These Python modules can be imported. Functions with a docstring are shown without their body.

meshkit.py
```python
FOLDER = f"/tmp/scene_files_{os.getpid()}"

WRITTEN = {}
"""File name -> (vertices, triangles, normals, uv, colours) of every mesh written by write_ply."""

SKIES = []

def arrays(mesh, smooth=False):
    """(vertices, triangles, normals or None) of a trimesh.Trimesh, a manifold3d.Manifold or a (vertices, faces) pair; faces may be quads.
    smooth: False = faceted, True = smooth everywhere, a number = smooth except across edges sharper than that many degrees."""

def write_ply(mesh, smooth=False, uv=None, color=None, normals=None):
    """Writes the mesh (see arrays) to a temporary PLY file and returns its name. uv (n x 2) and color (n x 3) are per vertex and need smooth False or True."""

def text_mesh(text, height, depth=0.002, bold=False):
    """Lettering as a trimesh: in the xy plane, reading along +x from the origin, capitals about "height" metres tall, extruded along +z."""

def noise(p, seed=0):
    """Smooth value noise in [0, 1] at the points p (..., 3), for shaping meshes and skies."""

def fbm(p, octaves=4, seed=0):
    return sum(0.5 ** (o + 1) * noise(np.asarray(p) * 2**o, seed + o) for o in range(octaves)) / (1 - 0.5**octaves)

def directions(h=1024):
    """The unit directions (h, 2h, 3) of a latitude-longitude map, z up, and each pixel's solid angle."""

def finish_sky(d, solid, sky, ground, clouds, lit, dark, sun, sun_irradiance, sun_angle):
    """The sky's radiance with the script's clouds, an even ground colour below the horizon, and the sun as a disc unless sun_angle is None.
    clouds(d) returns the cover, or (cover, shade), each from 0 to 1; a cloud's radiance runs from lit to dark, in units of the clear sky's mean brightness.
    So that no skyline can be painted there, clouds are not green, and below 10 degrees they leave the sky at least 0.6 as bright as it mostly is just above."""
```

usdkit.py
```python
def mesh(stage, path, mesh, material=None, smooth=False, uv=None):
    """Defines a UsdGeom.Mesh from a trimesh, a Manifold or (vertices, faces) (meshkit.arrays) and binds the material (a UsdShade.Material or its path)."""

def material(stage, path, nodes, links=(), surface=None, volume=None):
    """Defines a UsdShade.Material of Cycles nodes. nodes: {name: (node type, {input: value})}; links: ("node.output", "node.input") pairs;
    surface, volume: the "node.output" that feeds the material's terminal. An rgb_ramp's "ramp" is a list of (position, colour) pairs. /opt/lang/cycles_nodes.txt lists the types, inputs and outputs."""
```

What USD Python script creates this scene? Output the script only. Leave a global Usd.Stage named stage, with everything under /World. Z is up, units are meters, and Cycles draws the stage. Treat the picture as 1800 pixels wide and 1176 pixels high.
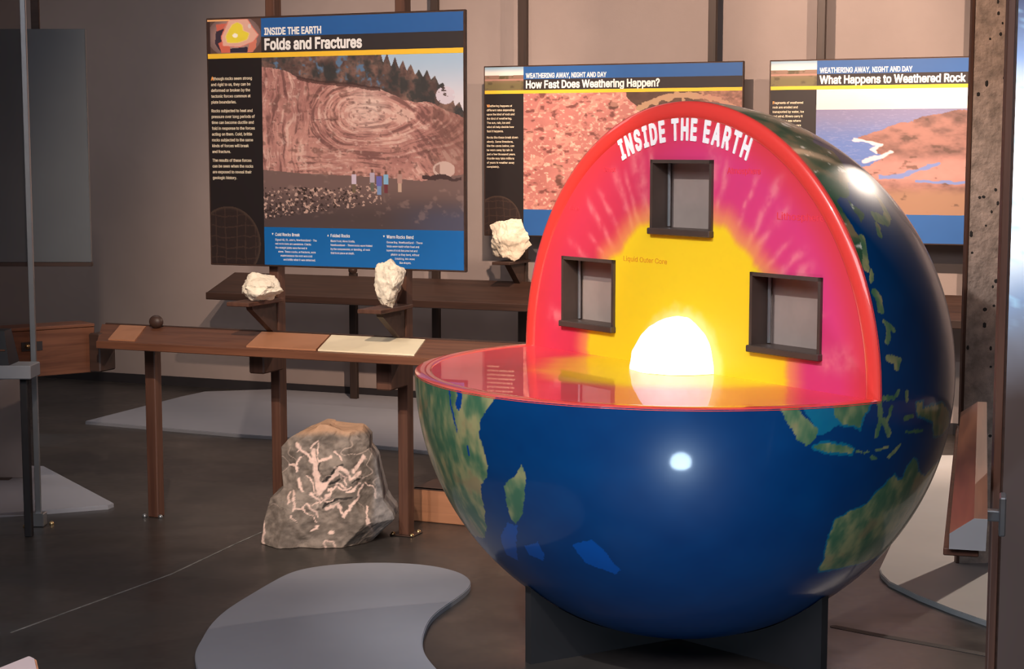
import math, random
import numpy as np, trimesh, shapely
from shapely.geometry import Polygon, LineString, box as sbox
import usdkit, meshkit
from pxr import Usd, UsdGeom, UsdLux, UsdShade, Gf, Sdf, Vt

random.seed(7)
stage = Usd.Stage.CreateInMemory()
UsdGeom.SetStageUpAxis(stage, UsdGeom.Tokens.z)
UsdGeom.SetStageMetersPerUnit(stage, 1.0)
UsdGeom.Xform.Define(stage, '/World')
UsdGeom.Scope.Define(stage, '/World/Looks')

# ------------------------------------------------------------------ camera, lights, exposure
FPX, PITCH, EYE = 2950.0, math.radians(6.24), 1.665
cam = UsdGeom.Camera.Define(stage, '/World/camera')
cam.AddTranslateOp().Set(Gf.Vec3d(0, 0, EYE))
cam.AddRotateXOp().Set(90 - math.degrees(PITCH))
cam.CreateHorizontalApertureAttr(36.0)
cam.CreateVerticalApertureAttr(36.0 * 1176 / 1800)
cam.CreateFocalLengthAttr(36.0 * FPX / 1800)
cam.CreateClippingRangeAttr(Gf.Vec2f(0.05, 100))
cam.CreateExposureAttr(0.0)

YAW = math.radians(22.5)                       # the room is turned against the camera
U = np.array([math.cos(YAW), -math.sin(YAW), 0.0])   # along the back wall
V = np.array([math.sin(YAW), math.cos(YAW), 0.0])    # towards the back wall


def W(a, b, z=0.0):
    return U * a + V * b + np.array([0, 0, z])


def spot(name, pos, target, power, color, cone=30, soft=0.3, radius=0.06):
    l = UsdLux.SphereLight.Define(stage, '/World/lights/' + name)
    d = np.asarray(target, float) - np.asarray(pos, float)
    d /= np.linalg.norm(d)
    l.CreateRadiusAttr(radius)
    l.CreateIntensityAttr(power)
    l.CreateNormalizeAttr(True)
    l.CreateColorAttr(Gf.Vec3f(*color))
    s = UsdLux.ShapingAPI.Apply(l.GetPrim())
    s.CreateShapingConeAngleAttr(cone)
    s.CreateShapingConeSoftnessAttr(soft)
    q = Gf.Rotation(Gf.Vec3d(0, 0, -1), Gf.Vec3d(*map(float, d)))
    l.AddTranslateOp().Set(Gf.Vec3d(*map(float, pos)))
    l.AddOrientOp(UsdGeom.XformOp.PrecisionDouble).Set(Gf.Quatd(q.GetQuat()))
    return l


def area(name, pos, target, w, h, power, color):
    l = UsdLux.RectLight.Define(stage, '/World/lights/' + name)
    d = np.asarray(target, float) - np.asarray(pos, float)
    d /= np.linalg.norm(d)
    l.CreateWidthAttr(w); l.CreateHeightAttr(h); l.CreateNormalizeAttr(True)
    l.CreateIntensityAttr(power); l.CreateColorAttr(Gf.Vec3f(*color))
    q = Gf.Rotation(Gf.Vec3d(0, 0, -1), Gf.Vec3d(*map(float, d)))
    l.AddTranslateOp().Set(Gf.Vec3d(*map(float, pos)))
    l.AddOrientOp(UsdGeom.XformOp.PrecisionDouble).Set(Gf.Quatd(q.GetQuat()))
    return l


UsdGeom.Xform.Define(stage, '/World/lights')
WARM, COOL = (1.0, 0.66, 0.42), (0.72, 0.86, 1.0)
GC, GR = np.array([0.572, 5.64, 0.93]), 0.9     # the globe's centre and radius
area('ceiling_fill', (-0.5, 2.0, 3.7), (-0.5, 4.0, 0), 5, 3, 88, (0.98, 0.92, 0.95))
area('ceiling_fill_back', W(-5.5, 7.8, 3.7), W(-5.5, 8.6, 0), 6, 1.6, 17, (1.0, 0.9, 0.88))
spot('globe_spot', (-1.7, 3.1, 3.7), GC + np.array([-0.1, 0, 0.1]), 122, (1.0, 0.97, 0.95), 21, 0.5, 0.05)
spot('sign_spot', W(-2.0, 2.6, 3.6), W(-3.3, 6.4, 1.5), 210, (1.0, 0.77, 0.6), 22, 0.6, 0.04)
spot('sign_spot_left', W(-2.4, 6.0, 3.6), W(-3.4, 9.9, 1.9), 290, (1.0, 0.7, 0.52), 34, 0.5, 0.04)
spot('sign_spot_right', W(-0.2, 6.0, 3.6), W(-1.4, 9.9, 1.9), 215, (1.0, 0.7, 0.52), 34, 0.5, 0.04)
spot('back_spot', (3.3, 8.45, 3.18), W(-0.6, 8.2, 0.0), 75, (1.0, 0.82, 0.68), 62, 0.3, 0.022)
spot('boulder_spot', (-2.2, 3.6, 3.5), (-0.75, 7.1, 0.35), 60, (1.0, 0.85, 0.72), 12, 0.6, 0.04)
spot('corner_spot', (-2.6, 4.6, 3.2), (-3.05, 8.0, 1.2), 480, (0.55, 0.8, 1.0), 9, 1.0, 0.05)
spot('slab_spot', (0.6, 4.6, 3.5), (1.95, 6.6, 2.3), 60, WARM, 22, 0.7, 0.04)
spot('added_uplight', (0.37, 3.52, 0.05), (0.49, 4.9, 0.75), 13, (0.62, 0.82, 1.0), 60, 0.5, 0.13)  # unseen uplight, added to brighten the globe's lower half and its low highlight

# ------------------------------------------------------------------ helpers
TAKEN = set()


def numbered(path):
    p, k = path, 0
    while p in TAKEN:
        k += 1
        p = f'{path}_{k:03d}'
    TAKEN.add(p)
    return p


def tag(o, label=None, cat=None, group=None, kind=None):
    p = o if isinstance(o, Usd.Prim) else o.GetPrim()
    for k, v in (('label', label), ('category', cat), ('group', group), ('kind', kind)):
        if v:
            p.SetCustomDataByKey(k, v)
    return p


def thing(name, label, cat, loc=(0, 0, 0), rotz=0.0, group=None):
    x = UsdGeom.Xform.Define(stage, numbered('/World/' + name))
    x.AddTranslateOp().Set(Gf.Vec3d(*map(float, loc)))
    x.AddRotateZOp().Set(math.degrees(rotz))
    return tag(x, label, cat, group)


def obj(name, mesh, m, parent=None, smooth=False, col=None, label=None):
    base = str(parent.GetPath()) if parent is not None else '/World'
    path = numbered(base + '/' + name)
    if col is None:
        g = usdkit.mesh(stage, path, mesh, m, smooth=smooth)
    else:
        g = usdkit.mesh(stage, path, mesh, m, smooth=True)
        UsdGeom.PrimvarsAPI(g).CreatePrimvar('paint', Sdf.ValueTypeNames.Color3fArray, 'vertex').Set(Vt.Vec3fArray.FromNumpy(np.asarray(col, np.float32)))
    if label:
        tag(g, label)
    return g.GetPrim()


def lin(r, g, b):
    c = np.array([r, g, b]) / 255.0
    return tuple(np.where(c < 0.04045, c / 12.92, ((c + 0.055) / 1.055) ** 2.4))


def linarr(c):
    c = np.clip(np.asarray(c, float) / 255.0, 0, 1)
    return np.where(c < 0.04045, c / 12.92, ((c + 0.055) / 1.055) ** 2.4)


def mat(name, c, rough=0.6, metal=0.0, vary=0.0, scale=6.0, bump=0.0, bscale=60.0, spec=0.5, coat=0.0, stretch=None, dark=None, **kw):
    """A procedural paint, stone or metal: a base colour varied by noise, with fine relief."""
    n = {'p': ('principled_bsdf', dict(roughness=rough, metallic=metal, specular_ior_level=spec, coat_weight=coat, base_color=c, **kw)), 'tc': ('texture_coordinate', {})}
    n['m'] = ('mapping', {'scale': stretch or (1, 1, 1)})
    l = [('tc.object', 'm.vector')]
    if vary or dark is not None:
        d = dark if dark is not None else tuple(x * (1 - vary) for x in c)
        b = tuple(min(1, x * (1 + vary)) for x in c)
        n['n'] = ('noise_texture', {'scale': scale, 'detail': 6.0, 'roughness': 0.6})
        n['r'] = ('rgb_ramp', {'ramp': [(0.3, d), (0.7, b)]})
        l += [('m.vector', 'n.vector'), ('n.fac', 'r.fac'), ('r.color', 'p.base_color')]
    if bump:
        n['bn'] = ('noise_texture', {'scale': bscale, 'detail': 4.0})
        n['b'] = ('bump', {'strength': bump, 'distance': 0.01})
        l += [('m.vector', 'bn.vector'), ('bn.fac', 'b.height'), ('b.normal', 'p.normal')]
    return usdkit.material(stage, '/World/Looks/' + name, n, l, 'p.BSDF')


def paint_mat(name, rough=0.5, coat=0.0, spec=0.5, bump=0.0, coat_rough=0.03):
    n = {'a': ('attribute', {'attribute': 'paint'}), 'p': ('principled_bsdf', dict(roughness=rough, coat_weight=coat, specular_ior_level=spec, coat_roughness=coat_rough))}
    l = [('a.color', 'p.base_color')]
    if bump:
        n['t'] = ('texture_coordinate', {}); n['n'] = ('noise_texture', {'scale': 40.0, 'detail': 6.0}); n['b'] = ('bump', {'strength': bump, 'distance': 0.01})
        l += [('t.object', 'n.vector'), ('n.fac', 'b.height'), ('b.normal', 'p.normal')]
    return usdkit.material(stage, '/World/Looks/' + name, n, l, 'p.BSDF')


def wood(name, c, c2, rough=0.45, axis=0):
    s = [14.0, 14.0, 14.0]; s[axis] = 0.9
    n = {'tc': ('texture_coordinate', {}), 'm': ('mapping', {'scale': tuple(s)}), 'n': ('noise_texture', {'scale': 2.2, 'detail': 5.0, 'distortion': 0.6}),
         'r': ('rgb_ramp', {'ramp': [(0.3, c2), (0.55, c), (0.75, tuple(x * 1.15 for x in c))]}), 'p': ('principled_bsdf', {'roughness': rough}), 'b': ('bump', {'strength': 0.08, 'distance': 0.005})}
    return usdkit.material(stage, '/World/Looks/' + name, n, [('tc.object', 'm.vector'), ('m.vector', 'n.vector'), ('n.fac', 'r.fac'), ('r.color', 'p.base_color'), ('n.fac', 'b.height'), ('b.normal', 'p.normal')], 'p.BSDF')


def bx(x0, x1, y0, y1, z0, z1, bevel=0.0):
    """A box, its edges chamfered by bevel."""
    if bevel <= 0:
        m = trimesh.creation.box([x1 - x0, y1 - y0, z1 - z0])
        m.apply_translation([(x0 + x1) / 2, (y0 + y1) / 2, (z0 + z1) / 2])
        return m
    pts = []
    for x in (x0, x1):
        for y in (y0, y1):
            for z in (z0, z1):
                sx, sy, sz = (1 if x == x0 else -1), (1 if y == y0 else -1), (1 if z == z0 else -1)
                pts += [(x + sx * bevel, y + sy * bevel, z), (x + sx * bevel, y, z + sz * bevel), (x, y + sy * bevel, z + sz * bevel)]
    return trimesh.convex.convex_hull(np.array(pts))


def cyl(p0, p1, r, n=16):
    return trimesh.creation.cylinder(radius=r, segment=[p0, p1], sections=n)


def hullm(pts):
    return trimesh.convex.convex_hull(np.asarray(pts, float))


def cat(*ms):
    return trimesh.util.concatenate(list(ms))


def extrude(poly, h, z0=0.0):
    m = trimesh.creation.extrude_polygon(poly, h, engine='earcut')
    m.apply_translation([0, 0, z0])
    return m


STAND = np.array([[1, 0, 0, 0], [0, 0, -1, 0], [0, 1, 0, 0], [0, 0, 0, 1.0]])   # xy drawing -> upright, facing -y


def heavy(s, h, depth, grow):
    """Lettering with its strokes thickened by grow (a share of the height)."""
    m = meshkit.text_mesh(s, h, depth, True)
    t = m.triangles[(m.face_normals[:, 2] > 0.9)][:, :, :2]
    shp = shapely.union_all(shapely.polygons(t)).buffer(grow * h, join_style='mitre')
    gs = getattr(shp, 'geoms', [shp])
    return cat(*[trimesh.creation.extrude_polygon(g.simplify(0.004 * h), depth, engine='earcut') for g in gs])


def text(s, h, x, z, y, squeeze=0.8, bold=True, depth=0.0008, width=None, grow=0.0):
    m = heavy(s, h, depth, grow) if grow else meshkit.text_mesh(s, h, depth, bold)
    m.apply_scale([squeeze, 1, 1])
    if width:
        m.apply_scale([width / (m.bounds[1][0] - m.bounds[0][0]), 1, 1])
    m.apply_translation([x - m.bounds[0][0], z, 0])
    m.apply_transform(STAND)
    m.apply_translation([0, y, 0])
    return m


def grid(x0, x1, z0, z1, y, nx, nz, f):
    """A printed sheet facing -y: f(u, v) gives sRGB 0..255, u to the right and v downwards."""
    xs, zs = np.linspace(x0, x1, nx), np.linspace(z1, z0, nz)
    X, Z = np.meshgrid(xs, zs)
    u, v = np.meshgrid(np.linspace(0, 1, nx), np.linspace(0, 1, nz))
    P = np.stack([X, np.full_like(X, y), Z], -1).reshape(-1, 3)
    i, j = np.meshgrid(np.arange(nz - 1), np.arange(nx - 1), indexing='ij')
    q = np.stack([i * nx + j, (i + 1) * nx + j, (i + 1) * nx + j + 1, i * nx + j + 1], -1).reshape(-1, 4)
    f4 = np.vstack([q[:, [0, 1, 2]], q[:, [0, 2, 3]]])
    return (P, f4), linarr(f(u, v).reshape(-1, 3)) * 0.9


def fb(u, v, s, seed=0, octv=4, w=0.0):
    return meshkit.fbm(np.stack([u * s, v * s, np.full_like(u, w + 3.7)], -1), octv, seed)


def mixc(a, b, t):
    t = np.clip(t, 0, 1)[..., None]
    return np.asarray(a, float) * (1 - t) + np.asarray(b, float) * t


def sstep(a, b, x):
    t = np.clip((x - a) / (b - a), 0, 1)
    return t * t * (3 - 2 * t)


def ray(px, py):
    xc, yc = (px - 900) / FPX, -(py - 588) / FPX
    return np.array([xc, math.cos(PITCH) + yc * math.sin(PITCH), -math.sin(PITCH) + yc * math.cos(PITCH)])


def floor_at(px, py, z=0.0):
    r = ray(px, py)
    s = (z - EYE) / r[2]
    return r[0] * s, r[1] * s


def on_row(px, py, b):
    """(a, z) of a point of the upright plane b metres into the room."""
    r = ray(px, py)
    s = b / (r @ V)
    P = np.array([0, 0, EYE]) + r * s
    return P @ U, P[2]


# ------------------------------------------------------------------ materials
M = {}
M['wall'] = mat('wall_paint', (0.33, 0.275, 0.26), 0.85, vary=0.05, scale=2.0, bump=0.04, bscale=120)
M['ceiling'] = mat('ceiling_paint', (0.05, 0.048, 0.05), 0.9, vary=0.1)
M['base'] = mat('baseboard_rubber', (0.018, 0.016, 0.02), 0.7, vary=0.15)
M['wood'] = wood('red_wood', (0.165, 0.066, 0.036), (0.10, 0.038, 0.022), 0.4, 0)
M['wood_up'] = wood('red_wood_post', (0.11, 0.048, 0.03), (0.07, 0.028, 0.018), 0.5, 2)
M['wood_dark'] = wood('dark_wood', (0.055, 0.028, 0.02), (0.035, 0.018, 0.013), 0.5, 0)
M['wood_lit'] = wood('lit_tone_wood', (0.44, 0.2, 0.105), (0.35, 0.155, 0.08), 0.45, 0)  # lit tone of the wood: light on the kick board put into the colour
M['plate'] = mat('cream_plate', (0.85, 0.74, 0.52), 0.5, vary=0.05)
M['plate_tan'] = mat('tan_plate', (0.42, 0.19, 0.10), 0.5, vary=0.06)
M['black'] = mat('black_print', (0.024, 0.018, 0.02), 0.6)
M['blue'] = mat('blue_print', lin(36, 92, 160), 0.5, vary=0.03)
M['caption_blue'] = mat('caption_blue_print', lin(10, 100, 172), 0.5, vary=0.03)
M['yellow'] = mat('yellow_print', (0.9, 0.55, 0.04), 0.5)
M['white'] = mat('white_print', (0.85, 0.84, 0.82), 0.5)
M['cream'] = mat('cream_print', (0.78, 0.68, 0.5), 0.5)
M['orange'] = mat('orange_print', (0.85, 0.3, 0.03), 0.5)
M['print'] = paint_mat('poster_print', 0.5)
M['post_dark'] = wood('dark_post_wood', (0.04, 0.024, 0.018), (0.025, 0.016, 0.013), 0.5, 2)
M['steel'] = mat('brushed_steel', (0.42, 0.45, 0.48), 0.35, 0.9, vary=0.1)
M['brass'] = mat('brass_screw', (0.7, 0.5, 0.25), 0.3, 1.0, vary=0.1)
M['platform'] = mat('grey_platform', (0.30, 0.31, 0.35), 0.6, vary=0.06, scale=1.2, bump=0.03)
M['platform_white'] = mat('pale_platform', (0.62, 0.61, 0.6), 0.6, vary=0.06, scale=1.5)
M['globe_black'] = mat('black_board', (0.013, 0.012, 0.014), 0.8, vary=0.2)
M['frame'] = mat('window_frame_brown', (0.07, 0.048, 0.04), 0.45, vary=0.2)
M['screen'] = mat('grey_screen', (0.34, 0.28, 0.255), 0.35, vary=0.12, scale=5)
M['white_rock'] = mat('white_rock', (0.86, 0.76, 0.6), 0.75, vary=0.12, scale=18, bump=0.5, bscale=45)
M['red_rim'] = mat('red_rim', (0.80, 0.055, 0.045), 0.3, coat=0.9)
M['print_red'] = mat('red_lettering', (0.8, 0.05, 0.08), 0.5)
M['print_orange'] = mat('orange_lettering', (0.75, 0.33, 0.02), 0.5)
M['device'] = mat('black_plastic', (0.012, 0.014, 0.018), 0.45, vary=0.1)
M['grey_slab'] = mat('grey_slab', (0.26, 0.27, 0.29), 0.5, vary=0.06)
M['left_panel'] = mat('grey_green_panel', (0.115, 0.125, 0.135), 0.3, vary=0.08, scale=1.5)
M['stone'] = mat('pitted_stone', (0.5, 0.37, 0.31), 0.75, scale=16, dark=(0.26, 0.2, 0.165), vary=0.25, bump=0.7, bscale=50)
M['white_letter'] = mat('white_lettering', (0.95, 0.95, 0.97), 0.5)


def floor_mat():
    n = {'tc': ('texture_coordinate', {}), 'n': ('noise_texture', {'scale': 1.1, 'detail': 7.0, 'roughness': 0.65}), 'r': ('rgb_ramp', {'ramp': [(0.3, (0.028, 0.027, 0.026)), (0.55, (0.05, 0.044, 0.04)), (0.75, (0.075, 0.065, 0.058))]}),
         'n2': ('noise_texture', {'scale': 3.0, 'detail': 5.0}), 'rr': ('map_range', {'from_min': 0.3, 'from_max': 0.7, 'to_min': 0.22, 'to_max': 0.42}),
         'p': ('principled_bsdf', {'specular_ior_level': 0.5}), 'b': ('bump', {'strength': 0.05, 'distance': 0.01}), 'n3': ('noise_texture', {'scale': 25.0, 'detail': 3.0})}
    return usdkit.material(stage, '/World/Looks/polished_concrete', n, [('tc.object', 'n.vector'), ('tc.object', 'n2.vector'), ('tc.object', 'n3.vector'), ('n.fac', 'r.fac'), ('r.color', 'p.base_color'), ('n2.fac', 'rr.value'), ('rr.result', 'p.roughness'), ('n3.fac', 'b.height'), ('b.normal', 'p.normal')], 'p.BSDF')


M['floor'] = floor_mat()
M['glass'] = usdkit.material(stage, '/World/Looks/tinted_glass', {
    't': ('transparent_bsdf', {'color': (0.82, 0.79, 0.78)}), 'g': ('glossy_bsdf', {'color': (0.9, 0.95, 1.0), 'roughness': 0.02}), 'f': ('fresnel', {'IOR': 1.5}), 'm': ('mix_closure', {})},
    [('f.fac', 'm.fac'), ('t.BSDF', 'm.closure1'), ('g.BSDF', 'm.closure2')], 'm.closure')
M['core'] = usdkit.material(stage, '/World/Looks/glowing_core', {'p': ('principled_bsdf', {'base_color': (0.9, 0.9, 0.9), 'emission_color': (0.93, 0.96, 1.0), 'emission_strength': 0.6})}, [], 'p.BSDF')

# ------------------------------------------------------------------ the room
RA0, RA1, RB0, RB1, RH = -9.5, 5.0, -2.0, 10.06, 3.8


def setting(name, mesh, m, smooth=False):
    return tag(obj(name, mesh, m, None, smooth), kind='structure')


def slab(a0, a1, b0, b1, z0, z1):
    m = bx(a0, a1, b0, b1, z0, z1)
    T = np.eye(4); T[:3, 0], T[:3, 1] = U, V
    m.apply_transform(T)
    return m


fl = setting('floor', slab(RA0, RA1, RB0, RB1, -0.1, 0.0), M['floor'])
setting('ceiling', slab(RA0, RA1, RB0, RB1, RH, RH + 0.1), M['ceiling'])
setting('wall_back', slab(RA0, RA1, RB1, RB1 + 0.1, 0, RH), M['wall'])
setting('wall_left', slab(RA0 - 0.1, RA0, RB0, RB1, 0, RH), M['wall'])
setting('wall_right', slab(RA1, RA1 + 0.1, RB0, RB1, 0, RH), M['wall'])
setting('wall_front', slab(RA0, RA1, RB0 - 0.1, RB0, 0, RH), M['wall'])
setting('baseboard_back', slab(RA0, RA1, RB1 - 0.015, RB1, 0, 0.065), M['base'])
# joint line in the concrete: a filled saw cut
jp = np.array([floor_at(*q) for q in [(20, 1112), (140, 1068), (300, 1010), (410, 958), (470, 931)]])
joint = extrude(LineString(jp).buffer(0.004), 0.0012)
tag(obj('floor_joint', joint, mat('joint_filler', (0.20, 0.20, 0.19), 0.6, vary=0.6, scale=14), fl), label='pale joint line across the dark concrete')

jp = np.array([floor_at(*q) for q in [(1468, 1102), (1540, 1116), (1640, 1134), (1738, 1152)]])
tag(obj('floor_joint', extrude(LineString(jp).buffer(0.018), 0.0012), mat('dark_joint_filler', (0.018, 0.017, 0.02), 0.6, vary=0.4, scale=10), fl), label='dark joint band right of the globe stand')


def spline(pts, n=12, closed=True):
    from scipy.interpolate import splprep, splev
    p = np.array(pts, float)
    if closed:
        p = np.vstack([p, p[:1]])
    t, _ = splprep(p.T, s=0, per=closed)
    return np.array(splev(np.linspace(0, 1, n * len(p)), t)).T


def platform(name, px, m, label, smoothed=True, h=0.02, extra=()):
    P = [floor_at(x, y, h) for x, y in px] + list(extra)
    if smoothed:
        P = spline(P)
    P = Polygon(P).buffer(0)
    top = extrude(P.buffer(-0.003), 0.004, h - 0.004)
    o = obj(name, cat(extrude(P, h - 0.003), top), m)
    return tag(o, label, 'floor platform', 'low platforms on the floor')


platform('floor_platform', [(344, 1166), (344, 1144), (354, 1124), (367, 1102), (396, 1073), (441, 1044), (486, 1018), (525, 1002), (570, 994), (619, 990), (683, 989), (748, 993), (783, 999), (809, 1007), (825, 1018), (827, 1028), (815, 1042), (790, 1060), (761, 1083), (748, 1105), (743, 1131), (748, 1150), (765, 1172), (800, 1215), (800, 1260), (700, 1300), (500, 1300), (400, 1250)],
         M['platform'], 'large blue-grey kidney-shaped platform on the floor left of the globe stand')
platform('floor_platform', [(150, 740), (318, 697), (360, 688), (480, 684), (760, 700), (1000, 730), (1000, 815), (735, 791), (696, 786), (500, 768), (420, 763), (290, 752)], M['platform'],
         'grey pointed platform on the floor behind the wooden rail', False)
platform('floor_platform', [(77, 819), (200, 884), (190, 888), (89, 896), (0, 902), (-120, 905), (-160, 850), (-60, 815)], M['platform'],
         'small grey corner platform under the glass screen', False)
platform('floor_platform', [(1546, 1000), (1549, 1008), (1563, 1022), (1615, 1047), (1673, 1070), (1739, 1093), (1900, 1140), (1960, 1000), (1800, 800), (1640, 800)], M['platform_white'],
         'pale platform on the floor right of the globe', False)

# ------------------------------------------------------------------ the globe
globe = thing('earth_globe', 'large painted globe of the earth with a quarter cut away showing red and yellow layers', 'globe', GC)
FPHI = math.radians(55)
FU = np.array([math.cos(FPHI), -math.sin(FPHI), 0.0])     # along the upright cut face
FN = np.array([-math.sin(FPHI), -math.cos(FPHI), 0.0])    # out of it
LOC = GC


def sphere_az(px, py):
    """(azimuth, latitude) in degrees of a painted point on the globe; beyond the outline it is taken to the rim of sight."""
    r = ray(px, py); r /= np.linalg.norm(r)
    o = np.array([0, 0, EYE]) - GC
    b = o @ r
    d = b * b - (o @ o - GR * GR)
    P = o + (-b - math.sqrt(max(d, 0))) * r
    P /= np.linalg.norm(P)
    return math.degrees(math.atan2(P[0], -P[1])), math.degrees(math.asin(P[2]))


def land(pts, extra=()):
    return Polygon([sphere_az(*p) for p in pts] + list(extra)).buffer(0)


def stroke(pts, w):
    return LineString([sphere_az(*p) for p in pts]).buffer(w * 0.85)


africa = land([(800, 560), (880, 690), (873, 698), (858, 716), (845, 738), (842, 765), (850, 790), (858, 820), (855, 842), (845, 852), (845, 862), (848, 880), (853, 900), (852, 915), (856, 926), (852, 946)], [(-75, -36), (-95, -20), (-110, 5), (-90, 20)])
madag = land([(917, 818), (924, 835), (922, 880), (918, 905), (908, 922), (898, 912), (892, 893), (888, 868), (886, 855), (892, 845), (905, 838)])
sumatra = land([(1362, 700), (1395, 700), (1410, 730), (1425, 742), (1438, 757), (1434, 772), (1417, 783), (1403, 774), (1385, 745)])
java = land([(1430, 785), (1450, 778), (1480, 782), (1500, 790), (1498, 797), (1465, 796), (1435, 790)])
borneo = land([(1462, 695), (1535, 690), (1526, 722), (1516, 734), (1512, 755), (1500, 746), (1480, 746), (1468, 732)])
sea = land([(1395, 695), (1475, 695), (1476, 746), (1456, 758), (1438, 768), (1428, 744)])
australia = land([(1441, 1004), (1440, 997), (1449, 985), (1452, 966), (1455, 948), (1463, 930), (1468, 914), (1495, 899), (1523, 887), (1535, 874), (1541, 865), (1553, 856), (1562, 844), (1572, 835), (1578, 845), (1586, 843), (1593, 822), (1605, 806), (1612, 812), (1614, 830), (1625, 838), (1640, 820)], [(80, -17), (84, -28), (66, -38)])
# the south coast of australia is added from traced points
australia = australia.union(land([(1441, 1004), (1464, 995), (1495, 985), (1513, 972), (1532, 969), (1541, 974), (1556, 962), (1600, 905), (1600, 840), (1500, 905)]))
new_guinea = land([(1610, 708), (1622, 706), (1622, 718), (1640, 712), (1655, 708), (1668, 725), (1668, 745), (1655, 765), (1641, 766), (1640, 742), (1625, 735), (1613, 730)])
small = [stroke(p, w) for p, w in [
    ([(1546, 708), (1548, 735), (1541, 765)], 0.7), ([(1548, 740), (1560, 738), (1567, 717)], 0.6), ([(1556, 745), (1563, 764)], 0.7), ([(1553, 700), (1572, 700), (1580, 688)], 0.5), ([(1594, 690), (1594, 704)], 0.6),
    ([(1590, 735), (1604, 732)], 0.5), ([(1506, 793), (1515, 795)], 0.3), ([(1520, 796), (1528, 794)], 0.3), ([(1532, 803), (1540, 806)], 0.5), ([(1541, 792), (1560, 786)], 0.4), ([(1562, 803), (1581, 784)], 0.5), ([(1592, 760), (1622, 757)], 0.3),
    ([(1538, 515), (1545, 525), (1548, 545)], 1.1), ([(1554, 566), (1571, 580)], 0.6), ([(1562, 575), (1560, 600)], 0.8), ([(1562, 630), (1580, 634), (1576, 645)], 0.9), ([(1532, 478), (1532, 492)], 0.6),
    ([(1516, 420), (1518, 438), (1520, 456), (1522, 470)], 1.2)]]
asia = land([(1372, 150), (1415, 225), (1429, 250), (1446, 258), (1464, 266), (1481, 288), (1494, 312), (1490, 324), (1493, 342), (1487, 349), (1476, 346), (1472, 356), (1478, 364), (1489, 382), (1500, 400), (1512, 420), (1516, 440)], [(35, 25), (35, 60), (35, 86)]).union(
    land([(1489, 348), (1500, 361), (1511, 367), (1520, 378), (1514, 392), (1506, 377), (1496, 364)]))
asia = asia.union(Polygon([(35, 20), (39, 26), (42, 38), (60, 62), (100, 78), (180, 82), (215, 84), (215, 60), (180, 66), (120, 60), (90, 66), (60, 70), (35, 60)]).buffer(0))
japan = [stroke(p, w) for p, w in [([(1532, 334), (1549, 356), (1560, 378), (1556, 390)], 1.3), ([(1554, 388), (1538, 380)], 1.6), ([(1543, 396), (1546, 412)], 1.0)]]
lakes = [stroke(p, w) for p, w in [([(806, 688), (808, 700), (805, 713)], 1.0), ([(790, 688), (792, 712), (797, 728)], 0.35), ([(797, 728), (800, 745), (803, 758)], 0.3), ([(822, 785), (824, 800)], 0.3)]]
shoal = [land(p) for p in ([(893, 918), (910, 925), (911, 985), (890, 975), (880, 945)], [(922, 960), (945, 953), (957, 975), (955, 985), (930, 975)], [(1005, 958), (1040, 948), (1060, 965), (1075, 985), (1092, 1003), (1080, 1009), (1030, 990)])]
LANDS = [africa, madag, sumatra, java, borneo, australia, new_guinea, asia] + small + japan


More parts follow.
